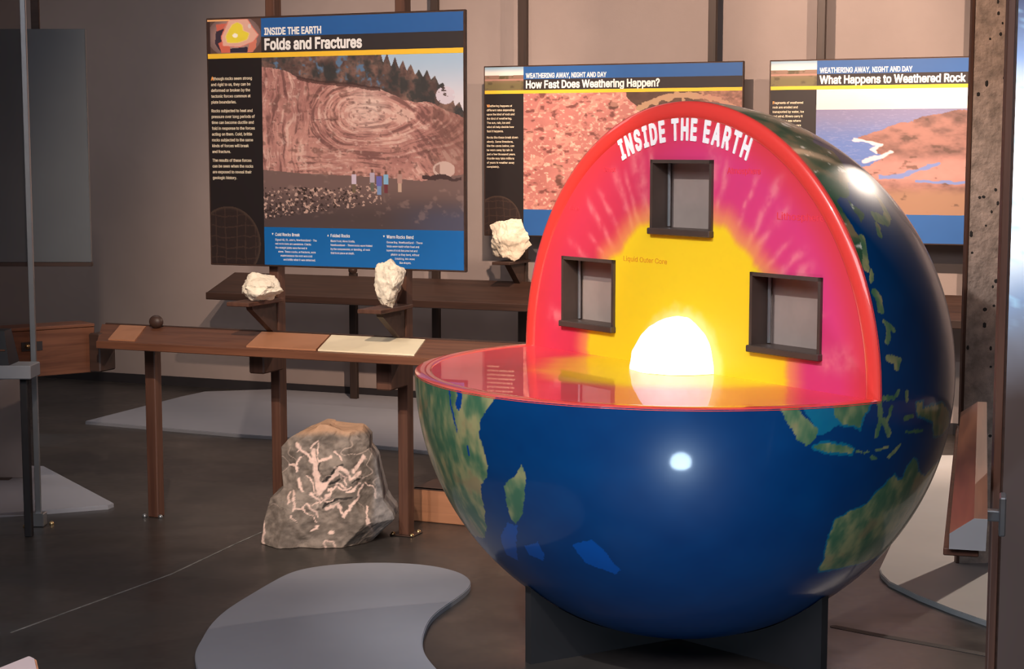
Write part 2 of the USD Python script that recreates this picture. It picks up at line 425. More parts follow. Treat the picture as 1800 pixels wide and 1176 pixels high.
def globe_paint(az, lat):
    p = np.stack([np.cos(np.radians(lat)) * np.sin(np.radians(az)), -np.cos(np.radians(lat)) * np.cos(np.radians(az)), np.sin(np.radians(lat))], -1)
    wob = (meshkit.fbm(p * 60, 3, 5) - 0.5) * 0.8
    x, y = az + wob, lat + (meshkit.fbm(p * 60, 3, 9) - 0.5) * 0.8
    n1, n2 = meshkit.fbm(p * 9, 5, 1), meshkit.fbm(p * np.array([26, 26, 9.0]), 4, 2)
    c = mixc((0, 50, 102), (0, 62, 116), n1)
    inside = lambda g, b=0.0: shapely.contains_xy(g.buffer(b) if b else g, x, y)
    for g in shoal:
        c[inside(g)] = (0, 78, 158)
    for g in [australia, java, new_guinea, borneo]:
        c[inside(g, 0.45)] = (8, 104, 134)
    k = inside(sea); c[k] = mixc((6, 92, 140), (20, 120, 140), n2[k])
    for g in LANDS:
        k = inside(g)
        cc = mixc((66, 108, 80), (160, 154, 108), sstep(0.35, 0.65, n2[k] * 0.6 + n1[k] * 0.4))
        cc = mixc(cc, (150, 120, 88), sstep(0.58, 0.7, n1[k]) * 0.5)
        c[k] = cc
    k = inside(asia)
    snow = sstep(0.62, 0.72, meshkit.fbm(p[k] * 24, 4, 21))
    c[k] = mixc(mixc((44, 84, 62), (128, 112, 84), sstep(0.4, 0.62, n1[k])), (215, 215, 205), snow)
    for g in lakes:
        c[inside(g)] = (0, 62, 140)
    return linarr(c)


def sphere_patch(az0, az1, la0, la1, n, m):
    az, la = np.meshgrid(np.linspace(az0, az1, n), np.linspace(la0, la1, m))
    a, l = np.radians(az), np.radians(la)
    P = GR * np.stack([np.cos(l) * np.sin(a), -np.cos(l) * np.cos(a), np.sin(l)], -1).reshape(-1, 3)
    i, j = np.meshgrid(np.arange(m - 1), np.arange(n - 1), indexing='ij')
    q = np.stack([i * n + j, i * n + j + 1, (i + 1) * n + j + 1, (i + 1) * n + j], -1).reshape(-1, 4)
    return (P, np.vstack([q[:, [0, 1, 2]], q[:, [0, 2, 3]]])), globe_paint(az.ravel(), la.ravel())


M['globe'] = paint_mat('globe_paint', 0.35, 0.45, 0.35, coat_rough=0.085)


def joined(*patches):
    v, f, c, n = [], [], [], 0
    for (p, t), k in patches:
        v.append(p); f.append(t + n); c.append(k); n += len(p)
    return (np.vstack(v), np.vstack(f)), np.vstack(c)


m_, c_ = joined(sphere_patch(-110, 100, -90, 0, 760, 330), sphere_patch(100, 250, -90, 0, 120, 90))
obj('lower_shell', m_, M['globe'], globe, col=c_, label='blue southern half with painted continents')
m_, c_ = joined(sphere_patch(35, 110, 0, 90, 330, 360), sphere_patch(110, 215, 0, 90, 90, 90))
obj('upper_shell', m_, M['globe'], globe, col=c_, label='rear northern quarter with painted continents')


def to_face(v):
    """Drawing (s, up, out) on the upright cut face -> globe frame."""
    return v[:, :1] * FU + v[:, 1:2] * np.array([0, 0, 1.0]) + v[:, 2:3] * FN


WIN = [(-0.157, 0.156, 0.458, 0.706), (-0.663, -0.355, 0.098, 0.351), (0.344, 0.658, 0.101, 0.351)]


def face_paint(s, z):
    r, th = np.hypot(s, z), np.arctan2(z, s)
    c = mixc((214, 58, 86), (218, 62, 122), sstep(-0.35, 0.35, s + 0.25 * z))
    c = mixc(c, (216, 60, 72), sstep(0.72, 0.86, r))
    puff = meshkit.fbm(np.stack([s * 30, z * 30, np.zeros_like(r)], -1), 3, 8)
    wig = (meshkit.fbm(np.stack([s * 16, z * 16, np.ones_like(r)], -1), 3, 6) - 0.5) * 2.4
    deg = np.degrees(th) + wig
    streak = np.zeros_like(r)
    for a0, wd, r0, r1 in [(170, 2.2, .66, .80), (153, 1.0, .56, .74), (147, 1.3, .55, .78), (140, 1.0, .55, .70), (133, 1.2, .55, .80), (127, 1.0, .55, .78), (119, 1.3, .52, .80), (115, 1.0, .52, .76), (109, 2.6, .50, .82), (103, 1.3, .50, .80), (77, 2.4, .50, .84), (72, 1.2, .52, .78),
                            (61, 1.0, .56, .80), (54, 1.3, .55, .84), (49, 1.4, .56, .80), (42, 1.0, .56, .72), (37, 1.3, .55, .76), (32, 2.0, .60, .76), (20, 0.9, .66, .76), (8, 3.2, .66, .84)]:
        k = np.exp(-((deg - a0) / wd) ** 2) * sstep(r0 - 0.04, r0 + 0.03, r) * (1 - sstep(r1 - 0.08, r1, r))
        streak = np.maximum(streak, k * np.clip(0.35 + 2.2 * (puff - 0.32), 0.2, 1))
    c = mixc(c, (242, 150, 150), streak * 0.62)
    edge = 0.515 + 0.05 * (meshkit.fbm(np.stack([th * 7, np.zeros_like(r), np.zeros_like(r)], -1), 4, 12) - 0.5)
    glow = (1 - sstep(0.0, 0.10, r - edge))
    c = mixc(c, (246, 172, 90), glow * 0.8)
    c = mixc(c, (255, 221, 40), 1 - sstep(-0.02, 0.015, r - edge))
    halo = 1 - sstep(0.19, 0.235, r + 0.03 * (puff - 0.5))
    return mixc(c, (255, 236, 130), halo)


ns, nz = 461, 231
S, Z = np.meshgrid(np.linspace(-0.885, 0.885, ns), np.linspace(0.0, 0.885, nz))
i, j = np.meshgrid(np.arange(nz - 1), np.arange(ns - 1), indexing='ij')
sc, zc = (S[:-1, :-1] + S[1:, 1:]) / 2, (Z[:-1, :-1] + Z[1:, 1:]) / 2
keep = np.hypot(sc, zc) < 0.884
for w in WIN:
    keep &= ~((sc > w[0] + 0.006) & (sc < w[1] - 0.006) & (zc > w[2] + 0.006) & (zc < w[3] - 0.006))
q = np.stack([i * ns + j, i * ns + j + 1, (i + 1) * ns + j + 1, (i + 1) * ns + j], -1)[keep]
Pf = to_face(np.stack([S.ravel(), Z.ravel(), np.full(S.size, 0.002)], -1))
ff = np.vstack([q[:, [0, 1, 2]], q[:, [0, 2, 3]]])
M['face'] = paint_mat('cut_face_print', 0.45, 0.0, 0.4)
used, inv = np.unique(ff, return_inverse=True)
Pf, ff = Pf[used], inv.reshape(ff.shape)
obj('upright_cut_face', (Pf, ff), M['face'], globe, col=linarr(face_paint(S.ravel(), Z.ravel())[used]), label='upright red cut face with a yellow core')

# level cut face: a glossy printed half disc
nr, nt = 170, 300
Rr, Tt = np.meshgrid(np.linspace(0.0, 0.885, nr), np.linspace(0, math.pi, nt))
X2, Y2 = Rr * np.cos(Tt), Rr * np.sin(Tt)
Ph = X2.reshape(-1, 1) * FU + Y2.reshape(-1, 1) * FN + np.array([0, 0, 0.001])
i, j = np.meshgrid(np.arange(nt - 1), np.arange(nr - 1), indexing='ij')
q = np.stack([i * nr + j, i * nr + j + 1, (i + 1) * nr + j + 1, (i + 1) * nr + j], -1).reshape(-1, 4)
hn = meshkit.fbm(np.stack([X2.ravel() * 6, Y2.ravel() * 6, np.zeros(X2.size)], -1), 4, 3)
rr = Rr.ravel()
hc = mixc((226, 52, 70), (236, 80, 96), hn)
hc = mixc(hc, (244, 170, 70), 1 - sstep(0.44, 0.58, rr + 0.1 * (hn - 0.5)))
hc = mixc(hc, (255, 216, 44), 1 - sstep(0.36, 0.50, rr + 0.1 * (hn - 0.5)))
M['level'] = paint_mat('level_face_print', 0.4, 0.72, 0.45, coat_rough=0.012)
obj('level_cut_face', (Ph, np.vstack([q[:, [0, 1, 2]], q[:, [0, 2, 3]]])), M['level'], globe, col=linarr(hc), label='glossy level cut face of red and yellow')


def rim(ax, ay, out, a0, a1, n=160, hk=1.0):
    """A rounded lip along a half circle in the plane of ax, ay."""
    prof = [(0.842, 0.0), (0.846, 0.006), (0.853, 0.010), (0.866, 0.013), (0.880, 0.013), (0.892, 0.009), (0.899, 0.003), (0.9005, -0.004), (0.895, -0.012), (0.86, -0.012)]
    k = len(prof)
    V_, F_ = [], []
    for t in np.linspace(a0, a1, n):
        for r, h in prof:
            V_.append((ax * math.cos(t) + ay * math.sin(t)) * r + out * h * (hk if h > 0 else 1))
    for a in range(n - 1):
        for b in range(k):
            F_.append([a * k + b, a * k + (b + 1) % k, (a + 1) * k + (b + 1) % k, (a + 1) * k + b])
    m = trimesh.Trimesh(np.array(V_), np.vstack([np.array(F_)[:, [0, 1, 2]], np.array(F_)[:, [0, 2, 3]]]), process=False)
    m.fix_normals()
    return m


UP = np.array([0, 0, 1.0])
obj('upright_rim', rim(FU, UP, FN, 0, math.pi), M['red_rim'], globe, smooth=40)
obj('level_rim', rim(FU, FN, UP, 0, math.pi, hk=0.4), M['red_rim'], globe, smooth=40)

# windows let into the cut face
for w in WIN:
    s0, s1, z0, z1 = w
    t, dep, out = 0.012, 0.085, 0.012
    bars = [bx(s0, s0 + t, z0, z1, -dep, out), bx(s1 - t, s1, z0, z1, -dep, out), bx(s0, s1, z1 - t, z1, -dep, out), bx(s0 - 0.003, s1 + 0.003, z0 - 0.006, z0 + 0.016, -dep, out + 0.012, 0.003)]
    fm = cat(*bars); fm.vertices = to_face(fm.vertices); fm.fix_normals()
    fr = obj('window_frame', fm, M['frame'], globe, label='dark brown recessed window frame')
    pm = bx(s0 + t, s1 - t, z0 + t, z1 - t, -dep, -dep + 0.01); pm.vertices = to_face(pm.vertices)
    obj('screen', pm, M['screen'], fr, label='dull grey screen')
    rm = cyl([s0 + 0.022, z0 + 0.02, -dep + 0.03], [s0 + 0.022, z1 - 0.014, -dep + 0.03], 0.006, 10); rm.vertices = to_face(rm.vertices)
    obj('slide_rod', rm, M['steel'], fr, label='thin metal rod')

# the glowing core: a lumpy quarter ball in the corner of the cut
co = trimesh.creation.icosphere(5, 1.0)
v = co.vertices
r = 1 + 0.08 * (meshkit.fbm(v * 3.2, 3, 4) - 0.5)
v = v * r[:, None] * np.array([0.172, 0.172, 0.182])
co = trimesh.Trimesh(v, co.faces, process=False)
co = trimesh.intersections.slice_mesh_plane(co, UP, [0, 0, 0.002])
co = trimesh.intersections.slice_mesh_plane(co, FN, FN * 0.003)
obj('inner_core', co, M['core'], globe, smooth=50, label='glowing white inner core dome')


def arc_letters(s, r0, h, a0, a1):
    """White letters set on an arc around the globe's centre, each turned with it."""
    parts = [heavy(ch, h, 0.003, 0.045) if ch != ' ' else None for ch in s]
    wid = [(p.bounds[1][0] - p.bounds[0][0]) * 0.62 if p is not None else h * 0.2 for p in parts]
    gap = 0.0085
    total = sum(wid) + gap * (len(s) - 1)
    ang, out = a0, []
    k = (a0 - a1) / total
    for p, wd in zip(parts, wid):
        if p is not None:
            p.apply_translation([-(p.bounds[0][0] + p.bounds[1][0]) / 2, 0, 0])
            p.apply_scale([0.62 * 0.97, 1, 1])
            mid = ang - k * wd / 2
            x, y = p.vertices[:, 0].copy(), p.vertices[:, 1] + r0
            c, sn = math.cos(mid), math.sin(mid)
            d = np.stack([x * sn + y * c, -x * c + y * sn, p.vertices[:, 2] + 0.002], -1)
            p.vertices = to_face(d)
            p.fix_normals()
            out.append(p)
        ang -= k * (wd + gap)
    return cat(*out)


obj('title_lettering', arc_letters('INSIDE THE EARTH', 0.774, 0.066, math.radians(114.5), math.radians(66.0)), M['white_letter'], globe, label='white arched lettering INSIDE THE EARTH')


def face_text(name, s, h, x, z, m, w):
    t = meshkit.text_mesh(s, h, 0.001, False)
    t.apply_scale([w / (t.bounds[1][0] - t.bounds[0][0]), 1, 1])
    t.apply_translation([x - t.bounds[0][0], z, 0.002])
    t.vertices = to_face(t.vertices)
    return obj(name, t, m, globe)


face_text('label_lettering', 'Liquid Outer Core', 0.017, -0.31, 0.352, M['print_orange'], 0.235)
face_text('label_lettering', 'Atmosphere', 0.02, 0.222, 0.662, M['print_red'], 0.155)
face_text('label_lettering', 'Lithosphere', 0.022, 0.454, 0.522, M['print_red'], 0.205)
face_text('label_lettering', 'Mantle', 0.014, -0.63, 0.522, M['print_red'], 0.06)
face_text('label_lettering', 'Crust', 0.016, -0.427, 0.662, M['print_red'], 0.068)

stand = thing('globe_stand', 'black stand of two crossed boards under the globe', 'stand', (GC[0], GC[1], 0))
zc = 0.93


def arm(ang):
    L = 0.60
    xs = np.linspace(-L, L, 41)
    top = [(x, zc - math.sqrt((GR + 0.003) ** 2 - x * x)) for x in xs]
    poly = Polygon([(-L, 0), (L, 0)] + top[::-1]).buffer(0)
    m = trimesh.creation.extrude_polygon(poly, 0.035, engine='earcut')
    m.apply_translation([0, 0, -0.0175])
    m.apply_transform(STAND)
    m.apply_transform(trimesh.transformations.rotation_matrix(ang, [0, 0, 1]))
    return m


obj('cradle_board', arm(math.radians(30)), M['globe_black'], stand)
obj('cradle_board', arm(math.radians(-45)), M['globe_black'], stand)

# ------------------------------------------------------------------ signs
def sign(label, a0, b, w, h, z0, colw, header, title, texts, photo, emblem, captions, tw, hw, seed):
    """A panel on posts: wood-edged board with header, title, stripe, text column, photograph and caption band."""
    t = thing('exhibit_sign', label, 'sign', W(a0, b, 0), -YAW, 'exhibit signs along the wall')
    z1 = z0 + h
    obj('board', bx(-0.008, w + 0.008, 0.0, 0.022, z0 - 0.008, z1 + 0.008, 0.003), M['wood_dark'], t)
    y = -0.0015
    zz = lambda f: z1 - f * h
    obj('header_band', bx(colw, w, y, 0.001, zz(0.074), z1), M['blue'], t)
    obj('title_band', bx(colw, w, y, 0.001, zz(0.138), zz(0.074)), M['black'], t)
    obj('yellow_stripe', bx(0, w, y - 0.0008, 0.001, zz(0.158), zz(0.138)), M['yellow'], t)
    obj('caption_band', bx(colw, w, y, 0.001, z0, zz(0.845)), M['caption_blue'] if seed == 1 else M['blue'], t)
    (m, c) = grid(0, colw, zz(0.138), z1, y, 90, 70, emblem)
    obj('emblem_picture', m, M['print'], t, col=c)

    def col_paint(u, v):
        c = np.zeros(u.shape + (3,)) + np.array((34, 27, 28.0))
        zx, zy = (u - 0.33) * colw, (v - 0.90) * 0.842 * h
        r = np.hypot(zx, zy) / (0.60 * colw)
        cell = np.abs(np.sin(u * 17 + 3 * fb(u, v, 4, seed))) < 0.16
        cell |= np.abs(np.sin(v * 60 + 3 * fb(u, v, 5, seed + 1))) < 0.16
        g = mixc((46, 34, 32), (66, 49, 43), cell * 1.0)
        g = mixc(g, (74, 58, 50), sstep(0.9, 0.99, r))
        k = r < 1
        c[k] = g[k]
        return c
    (m, c) = grid(0, colw, z0, zz(0.158), y, 100, 320, col_paint)
    obj('text_column', m, M['print'], t, col=c)
    (m, c) = grid(colw, w, zz(0.845), zz(0.158), y, 340 if seed == 1 else 300, 300 if seed == 1 else 220, photo)
    obj('photograph', m, M['print'], t, col=c, label='large printed photograph')
    obj('header_lettering', text(header, 0.027 * h, colw + 0.016, zz(0.067), y, width=hw, grow=0.03), M['white'], t)
    obj('title_lettering', text(title, 0.042 * h, colw + 0.016, zz(0.126), y, width=tw, grow=0.035), M['white'], t)
    zt, line = zz(texts[0]), texts[1]
    for par in texts[2]:
        ms = [text(ln, 0.0128, 0.05 * colw, zt - n * line, y, 0.72, True) for n, ln in enumerate(par)]
        k = 0.9 * colw / max(g.bounds[1][0] - g.bounds[0][0] for g in ms)
        for g in ms:
            g.vertices[:, 0] = (g.vertices[:, 0] - 0.05 * colw) * min(k, 1.25) + 0.05 * colw
        zt -= line * (len(par) + 0.5)
        obj('body_lettering', cat(*ms), M['cream'], t)
    obj('initial_lettering', text(texts[2][0][0][0], 0.017, 0.05 * colw + 0.001, zz(texts[0]) - 0.002, y - 0.0012, 0.9, True), M['orange'], t)
    if captions:
        hs, bs = [], []
        for x, up, head, lines in captions:
            zc_ = zz(0.878)
            s = 0.009
            tri = Polygon([(x, zc_ + s), (x + s, zc_ + s), (x + s / 2, zc_)]) if up < 0 else Polygon([(x, zc_), (x + s, zc_), (x + s / 2, zc_ + s)])
            g = trimesh.creation.extrude_polygon(tri, 0.0008, engine='earcut'); g.apply_transform(STAND); g.apply_translation([0, y, 0])
            hs += [g, text(head, 0.0135, x + 0.017, zc_ - 0.003, y, 0.8, True)]
            obj('caption_lettering', cat(*hs), M['white'], t)
            hs, bs = [], []
            for n, (ind, ln) in enumerate(lines):
                bs.append(text(ln, 0.0095, x + 0.017 + ind, zc_ - 0.024 - n * 0.0172, y, 0.78, False))
            obj('caption_body_lettering', cat(*bs), M['white'], t)
    return t


def emblem_globe(u, v):
    sp = shapely.contains_xy
    r = np.hypot((u - 0.5) / 0.5, (v - 0.5) / 0.62)
    c = mixc((188, 150, 142), (128, 104, 102), sstep(0.5, 1.0, r))
    c[r > 1] = (96, 72, 66)
    c[u < 0.05] = (60, 42, 40)
    c[sp(Polygon([(0.16, 0.35), (0.32, 0.2), (0.28, 0.5), (0.3, 0.8), (0.24, 0.95), (0.14, 0.7)]), u, v)] = (62, 50, 64)
    c[sp(Polygon([(0.16, 0.14), (0.36, 0.12), (0.3, 0.28), (0.18, 0.34)]), u, v)] = (214, 108, 90)
    c[sp(Polygon([(0.2, 0.7), (0.3, 0.62), (0.42, 0.8), (0.42, 0.98), (0.26, 0.98)]), u, v)] = (222, 112, 92)
    c[sp(Polygon([(0.42, 0.86), (0.74, 0.82), (0.76, 0.98), (0.42, 0.98)]), u, v)] = (52, 46, 66)
    c[sp(Polygon([(0.74, 0.98), (0.78, 0.72), (0.92, 0.6), (0.9, 0.85), (0.84, 0.98)]), u, v)] = (220, 130, 108)
    cut = Polygon([(0.42, 0.03), (0.74, 0.03), (0.82, 0.25), (0.93, 0.48), (0.84, 0.66), (0.6, 0.80), (0.3, 0.76), (0.28, 0.5)]).buffer(0.01)
    heart = Polygon([(0.5, 0.18), (0.56, 0.14), (0.62, 0.2), (0.63, 0.36), (0.74, 0.44), (0.71, 0.58), (0.56, 0.66), (0.4, 0.65), (0.38, 0.5), (0.44, 0.32)]).buffer(0.03)
    c[sp(cut.buffer(0.018), u, v)] = (232, 128, 112)
    c[sp(cut, u, v)] = (236, 184, 166)
    c[sp(heart.buffer(0.02), u, v)] = (250, 214, 150)
    c[sp(heart, u, v)] = (246, 226, 70)
    c[np.hypot(u - 0.52, (v - 0.48) * 0.8) < 0.05] = (255, 250, 235)
    c[(np.hypot((u - 0.79) / 0.03, (v - 0.22) / 0.07) < 1)] = (230, 214, 208)
    c[(v < 0.05) & (u < 0.42)] = (250, 190, 130)
    return c


def emblem_land(u, v):
    n = fb(u, v, 7, 3)
    c = mixc((150, 185, 210), (240, 240, 235), sstep(0.0, 0.28, v) * 1.0)
    g = mixc((150, 120, 105), (120, 110, 75), sstep(0.4, 0.8, v))
    g = mixc(g, (95, 85, 60), sstep(0.5, 0.7, n))
    g = mixc(g, (205, 150, 140), (np.abs(v - 0.55) < 0.04) * 0.7)
    return np.where((v > 0.36 + 0.06 * (n - 0.5))[..., None], g, c)


def photo_folds(u, v):
    n1, n2, n3 = fb(u, v, 6, 11), fb(u, v, 22, 12), fb(u, v, 60, 13, 3)
    x, y = u + 0.05 * (n1 - 0.5), v + 0.05 * (fb(u, v, 6, 15) - 0.5)
    base = mixc((170, 118, 112), (222, 166, 154), sstep(0.3, 0.7, 0.5 * n2 + 0.5 * n1))
    # folded beds: nested hooks round a hinge, steep beds on the left, flat ones below
    ex = np.where(x < 0.5, (x - 0.5) / 0.26, (x - 0.5) / 0.55)
    d = np.hypot(ex, (y - 0.34) / 0.23)
    th = np.abs(np.arctan2((y - 0.34) / 0.23, ex))
    st = lambda p, q, sd: 4.6 * (meshkit.fbm(np.stack([p, q, np.full_like(p, 0.5)], -1), 4, sd) - 0.5)
    wl, wb = 1 - sstep(0.2, 0.3, x), 1 - sstep(0.95, 1.25, d)
    bands = st(d * 17 + 0.6 * n2, th * 1.3, 61) * wb * 1.4
    left = st(x * 55 + 3 * n1, y * 7, 62) * wl
    low = st(x * 7, y * 60 + 2 * n1, 63) * sstep(0.5, 0.58, y) * sstep(0.1, 0.25, x) * (1 - sstep(0.55, 0.75, x))
    right = st((x * 0.9 - y * 0.6) * 40, (x * 0.6 + y) * 8, 64) * sstep(0.68, 0.8, x)
    s = bands + left + low + right + (n3 - 0.5) * 0.9
    c = mixc(base, (240, 206, 192), sstep(0.1, 0.8, s) * 0.65)
    c = mixc(c, (104, 70, 68), sstep(0.2, 0.9, -s) * 0.65)
    c = mixc(c, (248, 226, 214), (1 - sstep(0.0, 0.17, np.hypot(u - 0.54, (v - 0.3) * 0.8))) * 0.65 * (0.4 + n2))
    c = mixc(c, (112, 78, 72), sstep(0.58, 0.72, n2) * 0.6)
    c = mixc(c, (92, 60, 58), sstep(0.62, 0.72, n3) * 0.5)
    c = mixc(c, (246, 218, 204), sstep(0.62, 0.72, fb(u, v, 48, 33, 3)) * 0.45)
    c = mixc(c, (130, 92, 82), sstep(0.78, 0.95, u) * 0.45)
    # slope and trees above the cliff
    top = np.interp(u, [0, .1, .2, .3, .42, .53, .6, .72, .85, 1], [.05, .07, .13, .155, .16, .185, .2, .26, .28, .36]) + 0.03 * (n2 - 0.5)
    tree = mixc((84, 66, 64), (156, 120, 108), sstep(0.3, 0.7, 0.5 * n2 + 0.5 * n3))
    tree = mixc(tree, (50, 54, 56), 0.85 * sstep(0.44, 0.62, 0.35 * n3 + 0.65 * fb(u * 1.6, v * 0.8, 14, 17)))
    tree = mixc(tree, (96, 126, 160), sstep(0.56, 0.66, 0.3 * n3 + 0.7 * fb(u * 1.6, v * 0.8, 16, 19)) * (u < 0.62))
    k = v < top
    c[k] = tree[k]
    c = mixc(c, (70, 48, 46), (np.abs(v - top) < 0.012) * (u > 0.18) * (u < 0.6) * 0.7)
    line = np.interp(u, [0, .55, .61, .645, .69, .74, .78, .83, .89, .92, .955, 1], [-.1, -.05, 0, .03, .05, .08, .115, .12, .18, .21, .28, .32])
    fir = np.abs((u * 26) % 1 - 0.5) * 0.09 * fb(u, u * 0, 9, 23) * 2
    sky = mixc((176, 205, 232), (232, 228, 238), sstep(0.0, 0.3, v))
    k = (v < line - 0.03 + fir) & (u > 0.56)
    c[k] = sky[k]
    k = (np.hypot((u - 0.915) * 1.1, v - 0.235) < 0.05) & (n3 > 0.42)
    c[k] = (222, 214, 228)
    # beach below
    g = mixc((124, 100, 96), (84, 70, 70), sstep(0.74, 0.95, v))
    g = mixc(g, (82, 84, 108), sstep(0.55, 0.9, u) * sstep(0.8, 0.95, v) * 0.8)
    g = mixc(g, (176, 146, 136), sstep(0.6, 0.7, n2) * 0.35)
    shore = np.interp(u, [0, .2, .4, .6, .8, 1], [.66, .68, .69, .70, .72, .68])
    k = v > shore
    c[k] = g[k]
    rub = (fb(u, v, 90, 27, 2) > 0.60) & (v > 0.76 + 0.1 * (0.3 - u)) & (v < 0.95 - 0.16 * u) & (u < 0.6)
    c[rub] = (205, 172, 158)
    c[(fb(u, v, 90, 28, 2) > 0.62) & (v > 0.76) & (v < 0.96 - 0.2 * u) & (u < 0.5)] = (62, 48, 46)
    b = np.hypot((u - 0.905) / 0.052, (v - 0.655) / 0.048) + 0.5 * (n2 - 0.5)
    c[(b < 1 + 0.3 * (n2 - 0.5)) & (v < 0.70)] = (214, 186, 176)
    c[(b < 0.8) & (u < 0.885) & (v < 0.70)] = (160, 124, 116)
    c[(np.abs(v - 0.703 + 0.05 * (n2 - 0.5)) < 0.010 - 0.1 * np.abs(u - 0.9) ** 2) & (u > 0.80) & (u < 0.99)] = (76, 56, 56)
    for px, top_, bot, leg in [(0.465, (215, 200, 220), 0.79, (120, 104, 84)), (0.555, (190, 180, 200), 0.78, (110, 110, 100)), (0.59, (110, 110, 190), 0.80, (130, 160, 205)), (0.625, (140, 190, 225), 0.79, (120, 60, 70)), (0.692, (190, 150, 140), 0.785, (205, 175, 155))]:
        for y0, y1, cc, hw in [(bot - 0.125, bot - 0.105, (120, 84, 74), 0.006), (bot - 0.105, bot - 0.05, top_, 0.012), (bot - 0.05, bot, leg, 0.009)]:
            c[(np.abs(u - px) < hw) & (v > y0) & (v < y1)] = cc
    return c


def photo_rubble(u, v):
    n1, n2, n3 = fb(u * 1.3, v, 9, 41), fb(u * 1.3, v, 26, 42), fb(u * 1.3, v, 60, 43, 3)
    c = mixc((176, 108, 102), (216, 146, 138), n1)
    c = mixc(c, (112, 66, 62), sstep(0.58, 0.68, n2) * 0.8)
    c = mixc(c, (250, 210, 190), sstep(0.56, 0.66, n3) * sstep(0.35, 0.5, 1 - n2) * 0.8)
    c = mixc(c, (92, 60, 52), sstep(0.66, 0.72, n1) * 0.8)
    big = fb(u * 1.3 + v * 0.5, v, 5, 47)
    c = mixc(c, (238, 178, 160), (np.abs(big - 0.5) < 0.02) * 0.5)
    k = (u > 0.46 + 0.5 * v + 0.12 * (n1 - 0.5)) & (v < 0.24 + 0.1 * (n2 - 0.5))
    d = mixc((74, 52, 46), (112, 84, 70), n2)
    d = mixc(d, (206, 168, 134), (np.abs(v - 0.03 - 2.4 * (u - 0.75) ** 2 + 0.08 * (n2 - 0.5)) < 0.03 * (0.4 + n1)) * 0.85)
    d = mixc(d, (196, 140, 124), sstep(0.78, 0.85, u) * n3 * 1.2)
    c[k] = d[k]
    return c


def photo_coast(u, v):
    px, py = 1440 + u * 440 + 16 * (fb(u, v, 30, 56, 3) - 0.5), 157 + v * 221 + 10 * (fb(u, v, 26, 57, 3) - 0.5)
    n1, n2, n3 = fb(u, v, 7, 51), fb(u, v, 24, 52), fb(u * 2, v * 6, 30, 53, 3)
    c = mixc((198, 220, 236), (246, 226, 222), sstep(157, 192, py))
    s = mixc((132, 130, 168), (96, 124, 190), sstep(194, 260, py))
    s = mixc(s, (168, 166, 204), sstep(0.55, 0.7, n3) * 0.3)
    c = np.where((v > 0.163)[..., None], s, c)
    head = Polygon([(1513, 247), (1552, 233), (1580, 222), (1609, 213), (1651, 203), (1707, 195), (1900, 180), (1900, 378), (1430, 378), (1430, 330), (1500, 315), (1535, 292), (1575, 272), (1545, 268), (1566, 256), (1540, 252)])
    h = mixc((168, 120, 110), (116, 84, 78), sstep(0.36, 0.62, 0.5 * n1 + 0.5 * n2))
    h = mixc(h, (206, 150, 142), sstep(262, 290, py) * (1 - sstep(312, 335, py)) * 0.8)
    h = mixc(h, (164, 126, 102), sstep(325, 345, py))
    h = mixc(h, (90, 66, 56), sstep(0.64, 0.72, n2) * 0.6)
    k = shapely.contains_xy(head, px, py)
    c[k] = h[k]
    for pts, w in [([(1511, 247), (1530, 250), (1562, 256)], 3.5), ([(1562, 256), (1545, 264), (1552, 268)], 3.5), ([(1530, 285), (1556, 277), (1580, 268)], 4.5)]:
        d = shapely.distance(LineString(pts), shapely.points(px, py))
        c = mixc(c, (248, 222, 224), 1 - sstep(w * 0.5, w, d + 3 * (n2 - 0.5)))
    for pts, w in [([(1562, 312), (1602, 310)], 5), ([(1600, 310), (1635, 298), (1665, 287)], 3.5), ([(1625, 318), (1700, 322), (1800, 318)], 3)]:
        d = shapely.distance(LineString(pts), shapely.points(px, py))
        c = mixc(c, (124, 142, 200), 1 - sstep(w * 0.6, w, d))
    return c


S1TXT = (0.245, 0.0255, [['Although rocks seem strong', 'and rigid to us, they can be', 'deformed or broken by the', 'tectonic forces common at', 'plate boundaries.'],
                         ['Rocks subjected to heat and', 'pressure over long periods of', 'time can become ductile and', 'fold in response to the forces', 'acting on them. Cold, brittle', 'rocks subjected to the same', 'kinds of forces will break', 'and fracture.'],
                         ['The results of these forces', 'can be seen when the rocks', 'are exposed to reveal their', 'geologic history.']])
CAPS = [(0.31, -1, 'Cold Rocks Break', [(0, 'Signal Hill, St. John’s, Newfoundland - The'), (0, 'red rocks here are sandstone. Cracks'), (0, 'like straight joints were formed in'), (0.014, 'stone. These cracks, or fractures, were'), (0.026, 'made because the rock was cold'), (0.04, 'and brittle when it was deformed.')]),
        (0.585, 1, 'Folded Rocks', [(0, 'Black Point, Nova Scotia,'), (0, 'Newfoundland - These rocks were folded'), (0, 'by the compression, or bending, of rock'), (0, 'that took place at depth.')]),
        (0.855, -1, 'Warm Rocks Bend', [(0, 'Goose Bay, Newfoundland - These'), (0, 'folds were made when heat and'), (0, 'layers of rock became hot and'), (0.02, 'pliable so they bent, without'), (0.04, 'breaking, into wave'), (0.06, 'like shapes.')])]
S2TXT = (0.235, 0.0262, [['Weathering happens at', 'different rates depending', 'upon the kind of rock and', 'the kind of weathering.', 'The sun, rain, ice and', 'wind all help decide how', 'fast it happens.'],
                         ['Rocks like these break down', 'slowly. Some limestone,', 'like the caves below, can', 'be worn away by rain in', 'just a few thousand years.', 'Granite may take millions', 'of years to weather away', 'completely.']])
S3TXT = (0.235, 0.0262, [['Fragments of weathered', 'rock are eroded and', 'transported by water, ice', 'and wind. Rivers carry it', 'down to the sea where', 'it is deposited in layers', 'of sand, gravel and mud.']])
